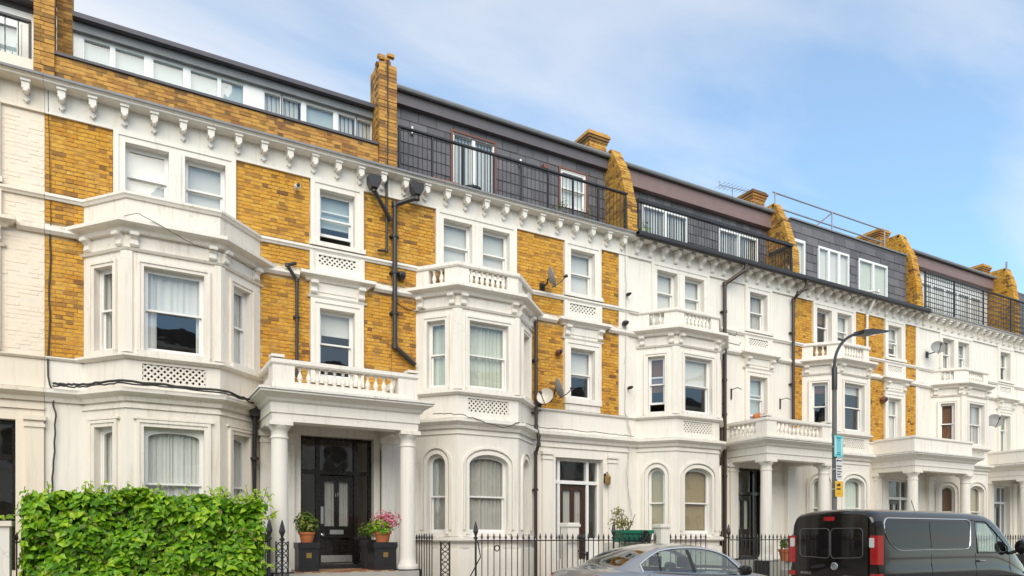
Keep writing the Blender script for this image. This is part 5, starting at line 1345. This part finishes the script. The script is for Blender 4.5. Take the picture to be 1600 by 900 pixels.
# low area wall with green box and shrub
m = MB(); m.wbox(10.15, 11.34, -1.6, -1.35, 0.0, 1.5); tag(m.build("area_wall", "stucco_white"), "low white wall carrying the green box", "wall")
t = thing("green_box", (10.8, -1.6, 1.5), "dark green plastic box with lid standing on a wall by the white gate pier", "box")
FB_ = Frame((10.38, -1.62), (1, 0.0)); m = MB(FB_); m.prism([(0.03, 1.51), (0.80, 1.51), (0.86, 1.72), (0.0, 1.72)], -0.2, 0.2); m.build("tub", "plastic_green", t)
m = MB(FB_); m.box(-0.03, 0.89, 1.722, 1.80, -0.23, 0.23); m.build("lid", "plastic_green", t)
t = thing("garden_shrub", (10.85, -1.2, 0), "straggly dry shrub rising behind the green box", "shrub")
m = MB()
for k in range(7): m.tube([(10.85 + rng.uniform(-.1, .1), -1.15, 0.0), (10.85 + rng.uniform(-.2, .2), -1.15 + rng.uniform(-.1, .1), 1.6), (10.85 + rng.uniform(-.35, .4), -1.15 + rng.uniform(-.2, .2), rng.uniform(1.9, 2.35))], 0.008, 5)
m.build("stem", "bark", t); bush(t, (10.80, -1.15, 1.98), 0.30, 190, "dry_leaf", 0.085, flat=0.75); bush(t, (10.72, -1.15, 2.25), 0.17, 70, "dry_leaf", 0.07)
t = thing("potted_plant", (16.9, -1.5, 0), "orange pot with small yellow flowers behind the railing left of the van", "potted plant")
pot(t, 16.35, -1.5, 0.95, 0.2, 0.34); bush(t, (16.35, -1.5, 1.45), 0.22, 200, "shrub_leaf", 0.08)

# ------------------------------------------------------------------ street lamp and its signs
lx, ly = 15.57, -3.6
t = thing("street_lamp", (lx, ly, 0), "tall grey street lamp with curved arm in front of the third brick house", "street lamp")
m = MB(); m.lathe([(0.085, 0), (0.085, 1.3), (0.06, 1.35), (0.055, 5.55)], (lx, ly, 0), 16); m.build("pole", "lamp_grey", t, smooth=True)
m = MB(); m.lathe([(0.066, 5.30), (0.066, 5.85), (0.045, 5.88)], (lx, ly, 0), 14); m.build("collar", "black_iron", t, smooth=True)
arm = [(lx, ly, 5.8)] + [(lx + 1.35 * (1 - math.cos(a)), ly, 5.9 + 0.98 * math.sin(a)) for a in [k * 1.4 / 12 for k in range(13)]]
m = MB(); m.tube(arm, 0.036, 10); m.build("arm", "black_iron", t, smooth=True)
m = MB(Frame((0, ly)))
e = arm[-1]; m.prism([(e[0] - 0.16, e[2] - 0.06), (e[0] + 0.25, e[2] - 0.02), (e[0] + 0.86, e[2] + 0.12), (e[0] + 0.86, e[2] + 0.16), (e[0] + 0.20, e[2] + 0.12), (e[0] - 0.16, e[2] + 0.04)], -0.15, 0.15)
m.build("lamp_head", "black_iron", t)
MB(Frame((0, ly))).prism([(e[0] + 0.30, e[2] - 0.014), (e[0] + 0.80, e[2] + 0.10), (e[0] + 0.80, e[2] + 0.115), (e[0] + 0.30, e[2] + 0.0)], -0.11, 0.11).build("diffuser", "clear_lens", t)
MB().lathe([(0.05, 0), (0.05, 0.05), (0.02, 0.07)], (e[0] + 0.16, ly, e[2] + 0.10), 10).build("photocell", "clear_lens", t, smooth=True)
def sign(x0, x1, z0, z1, mat, label, lines, ink, border=None):
    y = ly - 0.085; t = thing("sign_plate", ((x0 + x1) / 2, y, z0), label, "sign", "plates fixed to the street lamp")
    MB().wbox(x0, x1, y - 0.006, y, z0, z1).build("plate", mat, t)
    MB().wbox(lx - 0.065, lx + 0.065, y + 0.001, y + 0.10, (z0 + z1) / 2 - 0.02, (z0 + z1) / 2 + 0.02).build("clamp", "steel", t)
    if border:
        b = MB(); k = 0.03
        b.wbox(x0 + k, x0 + 2.4 * k, y - 0.009, y - 0.0065, z0 + 2 * k, z1 - 2 * k); b.wbox(x1 - 2.4 * k, x1 - k, y - 0.009, y - 0.0065, z0 + 2 * k, z1 - 2 * k); b.build("border", border, t)
    m = MB()
    for (a, b_, c, d) in lines:
        W, hh = x1 - x0, z1 - z0; m.wbox(x0 + a * W, x0 + b_ * W, y - 0.011, y - 0.0065, z0 + c * hh, z0 + d * hh)
    m.build("print", ink, t)
sign(15.44, 15.78, 3.62, 4.15, "sign_teal", "teal printed notice, topmost plate on the street lamp", [(0.25, 0.75, 0.86, 0.92), (0.4, 0.6, 0.78, 0.81), (0.35, 0.65, 0.18, 0.22), (0.3, 0.7, 0.10, 0.14)], "sign_ink_teal", "sign_white")
sign(15.51, 15.74, 3.06, 3.58, "sign_white", "small white parking plate, middle plate on the street lamp", [(0.1, 0.3, 0.86, 0.95), (0.35, 0.9, 0.88, 0.93), (0.1, 0.9, 0.62, 0.67), (0.1, 0.8, 0.50, 0.54), (0.15, 0.9, 0.36, 0.40), (0.1, 0.7, 0.24, 0.28), (0.2, 0.85, 0.12, 0.16)], "sign_ink")
sign(15.48, 15.78, 2.63, 3.02, "sign_yellow", "yellow notice with black print, lowest plate on the street lamp", [(0.18, 0.32, 0.68, 0.80), (0.36, 0.62, 0.68, 0.86), (0.18, 0.65, 0.46, 0.55), (0.3, 0.5, 0.2, 0.23)], "sign_ink")
# ------------------------------------------------------------------ vehicles
def tab(t):
    def f(x):
        if x <= t[0][0]: return t[0][1]
        if x >= t[-1][0]: return t[-1][1]
        for i in range(len(t) - 1):
            if t[i][0] <= x <= t[i + 1][0]:
                (x0, y0), (x1, y1) = t[i], t[i + 1]; h = x1 - x0; u = (x - x0) / h
                m0 = (y1 - t[i - 1][1]) / (x1 - t[i - 1][0]) if i > 0 else (y1 - y0) / h
                m1 = (t[i + 2][1] - y0) / (t[i + 2][0] - x0) if i + 2 < len(t) else (y1 - y0) / h
                return (2 * u ** 3 - 3 * u ** 2 + 1) * y0 + (u ** 3 - 2 * u ** 2 + u) * h * m0 + (-2 * u ** 3 + 3 * u ** 2) * y1 + (u ** 3 - u ** 2) * h * m1
    return f
class Loft:
    """grid surface over stations; faces sorted into named bins"""
    def __init__(s, xs, sec, pick, W):
        s.bins = {}; rows = []
        for X in xs:
            half = sec(X); full = [(-y, z) for y, z in half] + [(y, z) for y, z in half[::-1][1:]]
            rows.append([(X, y, z) for y, z in full])
        nh = len(sec(xs[0]))
        for i in range(len(xs) - 1):
            for j in range(len(rows[0]) - 1):
                q = [rows[i][j], rows[i + 1][j], rows[i + 1][j + 1], rows[i][j + 1]]
                c = [sum(p[k] for p in q) / 4 for k in range(3)]
                jj = j if j < nh - 1 else 2 * nh - 3 - j
                b = pick(c[0], c[1], c[2], jj)
                if b: s.bins.setdefault(b, []).append(q)
        s.rows = rows; s.W = W
    def build(s, b, name, mat, parent, cap=False):
        vid = {}; v = []; f = []
        def g(p):
            k = tuple(round(c, 5) for c in p)
            if k not in vid: vid[k] = len(v); v.append(s.W(*p))
            return vid[k]
        for q in s.bins.get(b, []):
            ids = []
            for p in q:
                i = g(p)
                if i not in ids: ids.append(i)
            if len(ids) > 2: f.append(tuple(ids))
        if cap:
            f.append(tuple(g(p) for p in s.rows[0][::-1])); f.append(tuple(g(p) for p in s.rows[-1]))
        me = bpy.data.meshes.new(name); me.from_pydata(v, [], f); me.update()
        return put(name, me, mat, parent, None, True)
def frange(a, b, n): return [a + (b - a) * k / n for k in range(n + 1)]
def wheel(parent, W, X, Y, r, out):
    p = W(X, Y, r); w_ = 0.21
    m = MB(); m.lathe([(r * 0.66, -w_ / 2), (r * 0.93, -w_ / 2), (r, -w_ / 2 + 0.03), (r, w_ / 2 - 0.03), (r * 0.93, w_ / 2), (r * 0.66, w_ / 2)], p, 28, 'y'); t = m.build("wheel", "rubber", parent, smooth=True)
    m = MB(); s = out
    m.lathe([(r * 0.67, s * 0.07), (r * 0.66, s * 0.095), (r * 0.60, s * 0.085), (r * 0.58, s * 0.05)], p, 28, 'y')
    for k in range(10):
        a = k * 0.6283; m.tube([(p[0] + 0.05 * math.cos(a), p[1] + s * 0.075, p[2] + 0.05 * math.sin(a)), (p[0] + r * 0.62 * math.cos(a), p[1] + s * 0.085, p[2] + r * 0.62 * math.sin(a))], 0.018, 6)
    m.lathe([(0.07, s * 0.05), (0.07, s * 0.09), (0.03, s * 0.10)], p, 12, 'y'); m.build("rim", "steel", t, smooth=True)

# ---- silver saloon
SX, SY = 6.58, -5.19
def SW(X, Y, Z): return (SX + X, SY + Y, Z * 1.06 - 0.115)
hwS = tab([(0, .70), (.12, .82), (.4, .885), (1, .905), (2.3, .91), (3.6, .90), (4.2, .86), (4.5, .77), (4.7, .60)])
deckS = tab([(0, 1.02), (.06, 1.12), (.25, 1.16), (.6, 1.16), (1.2, 1.12), (2.5, 1.06), (3.4, 1.07), (3.7, 1.04), (4.2, .95), (4.5, .84), (4.7, .70)])
beltS = tab([(0, .94), (.15, 1.03), (.5, 1.08), (1.1, 1.085), (2, 1.045), (3, 1.01), (3.5, .99), (4.2, .88), (4.55, .77), (4.7, .64)])
def secS(X):
    h, b, d = hwS(X), beltS(X), deckS(X); lo = 0.30 if 0.3 < X < 4.4 else 0.36
    return [(0, lo), (h * .82, lo), (h * .965, lo + .08), (h * .995, lo + .2), (h, .66), (h * .995, b - .20), (h * .99, b - .13), (h * .965, b - .06), (h * .92, b - .012), (h * .87, b + (d - b) * .30), (h * .7, b + (d - b) * .72), (h * .4, b + (d - b) * .95), (0, d)]
car = thing("parked_car", SW(2.3, 0, 0.115), "silver grey saloon car with chrome window trim parked at the kerb", "car")
lo = Loft(frange(0, 4.7, 60), secS, lambda X, y, z, j: "b", SW); lo.build("b", "body", "silver_paint", car, True)
zrS = tab([(.42, 1.15), (.62, 1.205), (.9, 1.345), (1.2, 1.455), (1.55, 1.525), (1.95, 1.548), (2.35, 1.535), (2.7, 1.48), (3.05, 1.355), (3.3, 1.22), (3.5, 1.08)])
gbS = tab([(.42, .66), (.8, .75), (1.2, .80), (2, .825), (3, .81), (3.5, .74)])
grS = tab([(.42, .58), (.9, .565), (1.4, .57), (2, .58), (2.6, .59), (3.1, .63), (3.5, .66)])
NSIDE, NROOF = 10, 7
def secG(X):
    zb, zr, gb, gr = beltS(X) - .03, zrS(X), gbS(X), grS(X); ze = zb + (zr - zb) * .90
    p = [(gb + (gr - gb) * (k / NSIDE) ** 1.25, zb + (ze - zb) * k / NSIDE) for k in range(NSIDE + 1)]
    for k in range(1, NROOF + 1):
        a = k / NROOF; p.append((gr * (1 - a ** 1.35), ze + (zr - ze) * math.sin(a * 1.5708)))
    return p
def dlo_top(X): return min(zrS(X) - .085, zrS(X - .26) - .02 if X < 2.0 else 9, 1.075 + (3.22 - X) * .86)
def dlo_bot(X): return beltS(X) + .022
def pickG(X, y, z, j):
    if j < NSIDE:
        if .93 < X < 3.2 and dlo_bot(X) < z < dlo_top(X): return "dark" if abs(X - 2.03) < .04 or abs(X - 1.30 - (z - 1.1) * .25) < .02 else ("side" if y < 0 else "side2")
        if X > 3.1 and z < 1.2: return "b"
    else:
        gr = grS(X)
        if .56 < X < 1.17 and abs(y) < gr * .93: return "rear"
        if 2.80 < X < 3.42 and abs(y) < gr * .93: return "front"
    return "b"
lo = Loft(frange(.42, 3.5, 110), secG, pickG, SW)
lo.build("b", "roof", "silver_paint", car); lo.build("dark", "pillar", "black_gloss", car)
lo.build("side", "side_glass", "car_glass", car); lo.build("side2", "side_glass", "car_glass", car); lo.build("rear", "rear_window", "tinted_glass", car); lo.build("front", "windscreen", "car_glass", car)
def sideS(X, z):
    zb, zr = beltS(X) - .03, zrS(X); ze = zb + (zr - zb) * .90; s = min(1, max(0, (z - zb) / (ze - zb))); return gbS(X) + (grS(X) - gbS(X)) * s ** 1.25
for sg in (-1, 1):
    xs = [x for x in frange(.95, 3.2, 60) if dlo_top(x) > dlo_bot(x) + .004]
    loop = [(x, dlo_bot(x) - .006) for x in xs] + [(x, dlo_top(x) + .008) for x in xs[::-1]]; loop.append(loop[0])
    m = MB(); m.tube([SW(x, sg * (sideS(x, z) + .006), z) for x, z in loop], 0.017, 6); m.build("window_trim", "chrome", car, smooth=True)
    m = MB(); m.tube([SW(x, sg * (hwS(x) * .995 + .004), beltS(x) - .19) for x in frange(.5, 4.0, 20)], 0.006, 5); m.build("crease", "silver_paint", car, smooth=True)
    p = SW(3.06, sg * .97, 1.10); m = MB()
    m.lathe([(0.02, -.11), (.075, -.10), (.095, -.02), (.09, .06), (.05, .11), (.01, .12)], (p[0], p[1], p[2]), 14, 'y'); mm = m.build("mirror", "black_gloss", car, smooth=True)
    m = MB(); m.tube([SW(3.06, sg * .97, 1.04), SW(3.08, sg * .86, 1.03)], .025, 6); m.build("mirror_arm", "black_gloss", mm)
    for X in (1.55, 2.62):
        m = MB(); m.tube([SW(X - .09, sg * (hwS(X) + .012), beltS(X) - .125), SW(X, sg * (hwS(X) + .03), beltS(X) - .12), SW(X + .09, sg * (hwS(X) + .012), beltS(X) - .125)], .013, 6); m.build("door_handle", "silver_paint", car, smooth=True)
    for X in (1.0, 2.03, 3.12):
        m = MB(); m.tube([SW(X, sg * (hwS(X) * .995 + .002), .45), SW(X, sg * (hwS(X) * .996 + .002), beltS(X) - .14), SW(X, sg * (hwS(X) * .925 + .004), beltS(X) - .01)], .004, 4); m.build("door_gap", "rubber", car)
    for X in (.83, 3.78): wheel(car, SW, X, sg * .80, .33, sg)
    m = MB(); m.lathe([(.02, -.03), (.10, -.025), (.11, .05), (.06, .10)], SW(.10, sg * .62, .98), 12, 'x'); m.build("tail_lamp", "red_lens", car, smooth=True)
    m = MB(); m.lathe([(.02, .03), (.09, .02), (.10, -.06)], SW(4.45, sg * .60, .72), 12, 'x'); m.build("headlamp", "clear_lens", car, smooth=True)
    m = MB(); q = SW(2.35, sg * .38, 0)
    m.wbox(q[0] - .28, q[0] - .12, q[1] - .24, q[1] + .24, .55, 1.08); m.wbox(q[0] - .22, q[0] - .13, q[1] - .13, q[1] + .13, 1.10, 1.28); m.wbox(q[0] - .12, q[0] + .4, q[1] - .24, q[1] + .24, .45, .6); m.build("seat", "seat_dark", car)
q = SW(1.2, 0, 0); m = MB(); m.wbox(q[0] - .1, q[0] + .08, q[1] - .6, q[1] + .6, .55, 1.05); m.build("rear_seat", "seat_dark", car)
q = SW(2.95, 0, 0); m = MB(); m.wbox(q[0] - .1, q[0] + .3, q[1] - .68, q[1] + .68, .7, .92); m.build("dashboard", "seat_dark", car)

# ---- black van
VX, VY = 12.30, -5.92
def VW(X, Y, Z): return (VX + X, VY + Y, Z * 1.025 - 0.115)
zmV = tab([(0, 2.16), (.05, 2.205), (.3, 2.245), (2.5, 2.25), (3.6, 2.235), (4.05, 2.19), (4.35, 2.06), (4.75, 1.76), (5.1, 1.42), (5.35, 1.24), (5.65, 1.08), (5.80, .86)])
hwV = tab([(0, .955), (.05, .975), (.25, .985), (4.6, .985), (5.2, .95), (5.6, .86), (5.80, .70)])
VP_ = [(0, .40), (.90, .40), (.975, .48), (.992, .62), (.995, .90), (1.0, 1.02), (.995, 1.10), (.975, 1.17), (.975, 1.30)] + [(.975 - .055 * (k / 12) ** 1.4, 1.30 + .70 * k / 12) for k in range(1, 13)] + [(.895, 2.07), (.855, 2.14), (.78, 2.19), (.6, 2.225), (.3, 2.245), (0, 2.25)]
def secV(X):
    h, zm = hwV(X), zmV(X); k = (zm - .80) / (2.25 - .80)
    return [(y * h, z if z < .80 else .80 + (z - .80) * k) for y, z in VP_]
def dw(X, z): return 3.42 < X < 4.62 and z > 1.40 and z < min(2.02, 2.02 - (X - 3.85) * .62 if X > 3.85 else 9)
def pickV(X, y, z, j):
    if j < 20 and dw(X, z): return "dark" if abs(X - 4.20) < .02 else ("side" if y < 0 else "side2")
    if j > 23 and 4.1 < X < 5.15: return "front"
    return "b"
van = thing("parked_van", VW(2.8, 0, 0.115), "black panel van with red tail lamps parked at the right", "van")
lo = Loft(frange(0, .3, 8) + frange(.35, 3.3, 20) + frange(3.35, 4.7, 54) + frange(4.75, 5.8, 22), secV, pickV, VW)
lo.build("b", "body", "black_paint", van, True); lo.build("dark", "pillar", "rubber", van); lo.build("side", "side_glass", "car_glass", van); lo.build("side2", "side_glass", "car_glass", van); lo.build("front", "windscreen", "car_glass", van)
def sideV(X, z):
    h, zm = hwV(X), zmV(X); k = (zm - .80) / (2.25 - .80)
    pts = [(y * h, zz if zz < .8 else .8 + (zz - .8) * k) for y, zz in VP_[1:]]
    for (y0, z0), (y1, z1) in zip(pts, pts[1:]):
        if z0 <= z <= z1 and z1 > z0: return y0 + (y1 - y0) * (z - z0) / (z1 - z0)
    return h
def rounded(pts, r=0.10, n=5):
    out = []; N_ = len(pts)
    for i in range(N_):
        a, b, c = (Vector(pts[(i + k) % N_]) for k in (-1, 0, 1)); u, v = (a - b).normalized(), (c - b).normalized()
        rr = min(r, (a - b).length * .45, (c - b).length * .45); p, q = b + u * rr, b + v * rr
        for k in range(n + 1): t = k / n; out.append(tuple((1 - t) ** 2 * p + 2 * t * (1 - t) * b + t * t * q))
    return out
for sg in (-1, 1):
    loop = rounded([(.62, 1.46), (3.12, 1.47), (3.22, 2.06), (.30, 2.06), (.30, 1.72)], .16, 6)
    def resample(lp, step=.08):
        o = []
        for (a, b) in zip(lp, lp[1:] + lp[:1]):
            L = math.dist(a, b); n = max(1, int(L / step)); o += [(a[0] + (b[0] - a[0]) * k / n, a[1] + (b[1] - a[1]) * k / n) for k in range(n)]
        return o + [o[0]]
    lp = resample(loop); m = MB(); m.tube([VW(x, sg * (sideV(x, z) + .004), z) for x, z in lp], .013, 6, False); m.build("panel_edge_glint", "chrome", van, smooth=True)  # chrome tube stands in for sky reflected along the pressed panel edge
    m = MB()
    for (xa, xb) in ((.34, 1.72), (1.75, 3.14)):
        nx_, nz_ = 12, 8
        for i in range(nx_):
            for k in range(nz_):
                q = []
                for (a, b) in ((i, k), (i + 1, k), (i + 1, k + 1), (i, k + 1)):
                    x = xa + (xb - xa) * a / nx_; z0 = 1.50 + max(0, .62 - x) * .8 if x < .62 else 1.50; z = z0 + (2.03 - z0) * b / nz_; q.append(VW(x, sg * (sideV(x, z) + .006), z))
                m.quad(*(q if sg < 0 else q[::-1]))
    m.build("side_panel", "van_panel", van, smooth='all')
    lp = [(x, 1.385) for x in frange(3.40, 4.62, 16)] + [(4.62 - .78 * k / 10, 1.50 + .50 * k / 10) for k in range(11)] + [(3.85 - .43 * k / 5, 2.03) for k in range(1, 6)] + [(3.40, 2.0), (3.40, 1.385)]
    m = MB(); m.tube([VW(x, sg * (sideV(x, z) + .004), z) for x, z in lp], .014, 6); m.build("window_seal", "black_gloss", van, smooth=True)
    for X in (1.74, 3.32, 4.68):
        m = MB(); m.tube([VW(X, sg * (sideV(X, z) + .001), z) for z in (.5, .8, 1.0, 1.1, 1.2, 1.38)], .005, 4); m.build("door_gap", "rubber", van)
    m = MB(); m.tube([VW(3.40, sg * 1.0, 1.22), VW(3.5, sg * 1.03, 1.225), VW(3.62, sg * 1.0, 1.22)], .018, 6); m.build("door_handle", "steel", van, smooth=True)
    m = MB(); c = VW(4.78, sg * 1.14, 1.50); m.lathe([(.02, -.09), (.10, -.08), (.125, -.0), (.11, .06), (.03, .085)], c, 14, 'x'); v_ = m.mesh("mirror")
    for vv in v_.vertices: vv.co.z = c[2] + (vv.co.z - c[2]) * 1.35
    mm = put("mirror", v_, "black_gloss", van, None, True)
    m = MB(); m.tube([VW(4.74, sg * 1.08, 1.42), VW(4.70, sg * .95, 1.36)], .035, 6); m.build("mirror_arm", "black_gloss", mm)
    for X in (1.04, 4.62): wheel(van, VW, X, sg * .87, .34, sg)
    for X in (1.04, 4.62):
        m = MB(); m.tube([VW(X + .44 * math.cos(a * .2618), sg * (.99 if X < 4 else .985), .38 + .46 * math.sin(a * .2618)) for a in range(13)], .028, 6); m.build("wheel_arch", "black_paint", van, smooth=True)
    # tail lamps wrap the corner: red, clear, red
    for (z0, z1, mt) in ((1.20, 1.74, "red_lens"), (.94, 1.04, "red_lens")):
        m = MB(); F = Frame(VW(0, sg * .92, 0)[:2], (1, 0))
        p4 = [(-.035, -.07), (-.035, .055), (.0, .068), (.16, .074), (.16, .0), (.0, -.10)]
        i = len(m.v); n = len(p4)
        for z in (z0 + .004, z1 - .004):
            for (x, y) in p4: m.v.append(VW(x, sg * (.92 + y), z))
        m.f += [tuple(range(i, i + n)), tuple(range(i + 2 * n - 1, i + n - 1, -1))] + [(i + k, i + n + k, i + n + (k + 1) % n, i + (k + 1) % n) for k in range(n)]
        m.build("tail_lamp", mt, van)
    m = MB(Frame(VW(0, 0, 0)[:2], (0, -1))); u0 = .845 * -sg; m.prism(rounded([(u0 + (-.01 if sg < 0 else -.09), 1.44), (u0 + (.09 if sg < 0 else .01), 1.44), (u0 + (.09 if sg < 0 else .01), 1.62), (u0 + (-.01 if sg < 0 else -.09), 1.62)], .02), .030, .042); m.build("reversing_lamp", "clear_lens", van)
# rear doors
FR_ = Frame(VW(0, 0, 0)[:2], (0, -1))     # u runs towards the camera side, w points backwards
for (a, b) in ((-.80, -.006), (.006, .80)):
    d = MB(FR_); d.prism(rounded([(a, .50), (b, .50), (b, 2.02), (a, 2.02)], .07), 0.0, .028); dd = d.build("rear_door", "black_paint", van)
    o = 1 if a < 0 else -1
    q = rounded([(a + (.10 if a < 0 else .01), 1.36 - (.0 if a < 0 else .03)), (b - (.01 if a < 0 else .10), 1.33 if a < 0 else 1.36), (b - (.01 if a < 0 else .10), 1.92), (a + (.10 if a < 0 else .01), 1.92)], .09)
    g_ = MB(FR_); g_.prism([(u, v - .115) for u, v in q], .028, .033); g_.build("rear_window", "van_panel", dd)
    t_ = MB(); t_.tube([FR_(u, v - .115, .034) for u, v in q + [q[0]]], .008, 6); t_.build("window_seal", "lamp_grey", dd, smooth=True)
m = MB(FR_); m.prism(rounded([(-.13, 1.955), (.10, 1.955), (.10, 2.035), (-.13, 2.035)], .02), .028, .05); m.build("brake_light", "red_lens", van)
m = MB(); c = FR_(.10, 1.06, .03); m.lathe([(.078, .0), (.078, -.012), (.066, -.016), (.066, -.010)], c, 20, 'x'); em = m.build("emblem", "chrome", van, smooth=True)
m = MB(FR_); m.prism([(.06, 1.05), (.10, 1.09), (.14, 1.06), (.11, 1.06), (.13, 1.03), (.08, 1.04)], .04, .046); m.prism([(.07, 1.10), (.12, 1.12), (.13, 1.10), (.09, 1.085)], .04, .046); m.build("emblem_mark", "chrome", em)
m = MB(FR_); m.prism(rounded([(-.42, 1.06), (-.12, 1.10), (-.12, 1.04), (-.42, 1.0)], .02), .028, .05); m.build("door_pull", "rubber", van)
RM = Matrix(((0, 0, -1, 0), (-1, 0, 0, 0), (0, 1, 0, 0), (0, 0, 0, 1)))
def rear_text(s, u, z, size):
    p = FR_(u, z, .031); text_mesh("badge", s, 0, 0, 0, size, "chrome", van, Matrix.Translation(p) @ RM)
rear_text("VIVARO", -.56, .905, .075); rear_text("BITURBO", .42, .865, .065)
m = MB(FR_); m.box(-.95, .95, .30, .52, -.02, .075); m.build("bumper", "rubber", van)
m = MB(FR_); m.box(-.55, -.03, .60, .72, .028, .034); m.build("number_plate", "sign_yellow", van)
for sg in (-1, 1):
    q = VW(3.75, sg * .5, 0); m = MB(); m.wbox(q[0] - .1, q[0] + .06, q[1] - .26, q[1] + .26, .8, 1.5); m.wbox(q[0] - .06, q[0] + .04, q[1] - .13, q[1] + .13, 1.5, 1.72); m.build("seat", "seat_dark", van)
q = VW(3.33, 0, 0); MB().wbox(q[0] - .02, q[0], q[1] - .9, q[1] + .9, .4, 2.0).build("bulkhead", "seat_dark", van)
m = MB(); m.tube([VW(3.3, .3, 2.24), VW(3.15, .3, 2.50)], .008, 5); m.build("roof_aerial", "rubber", van)
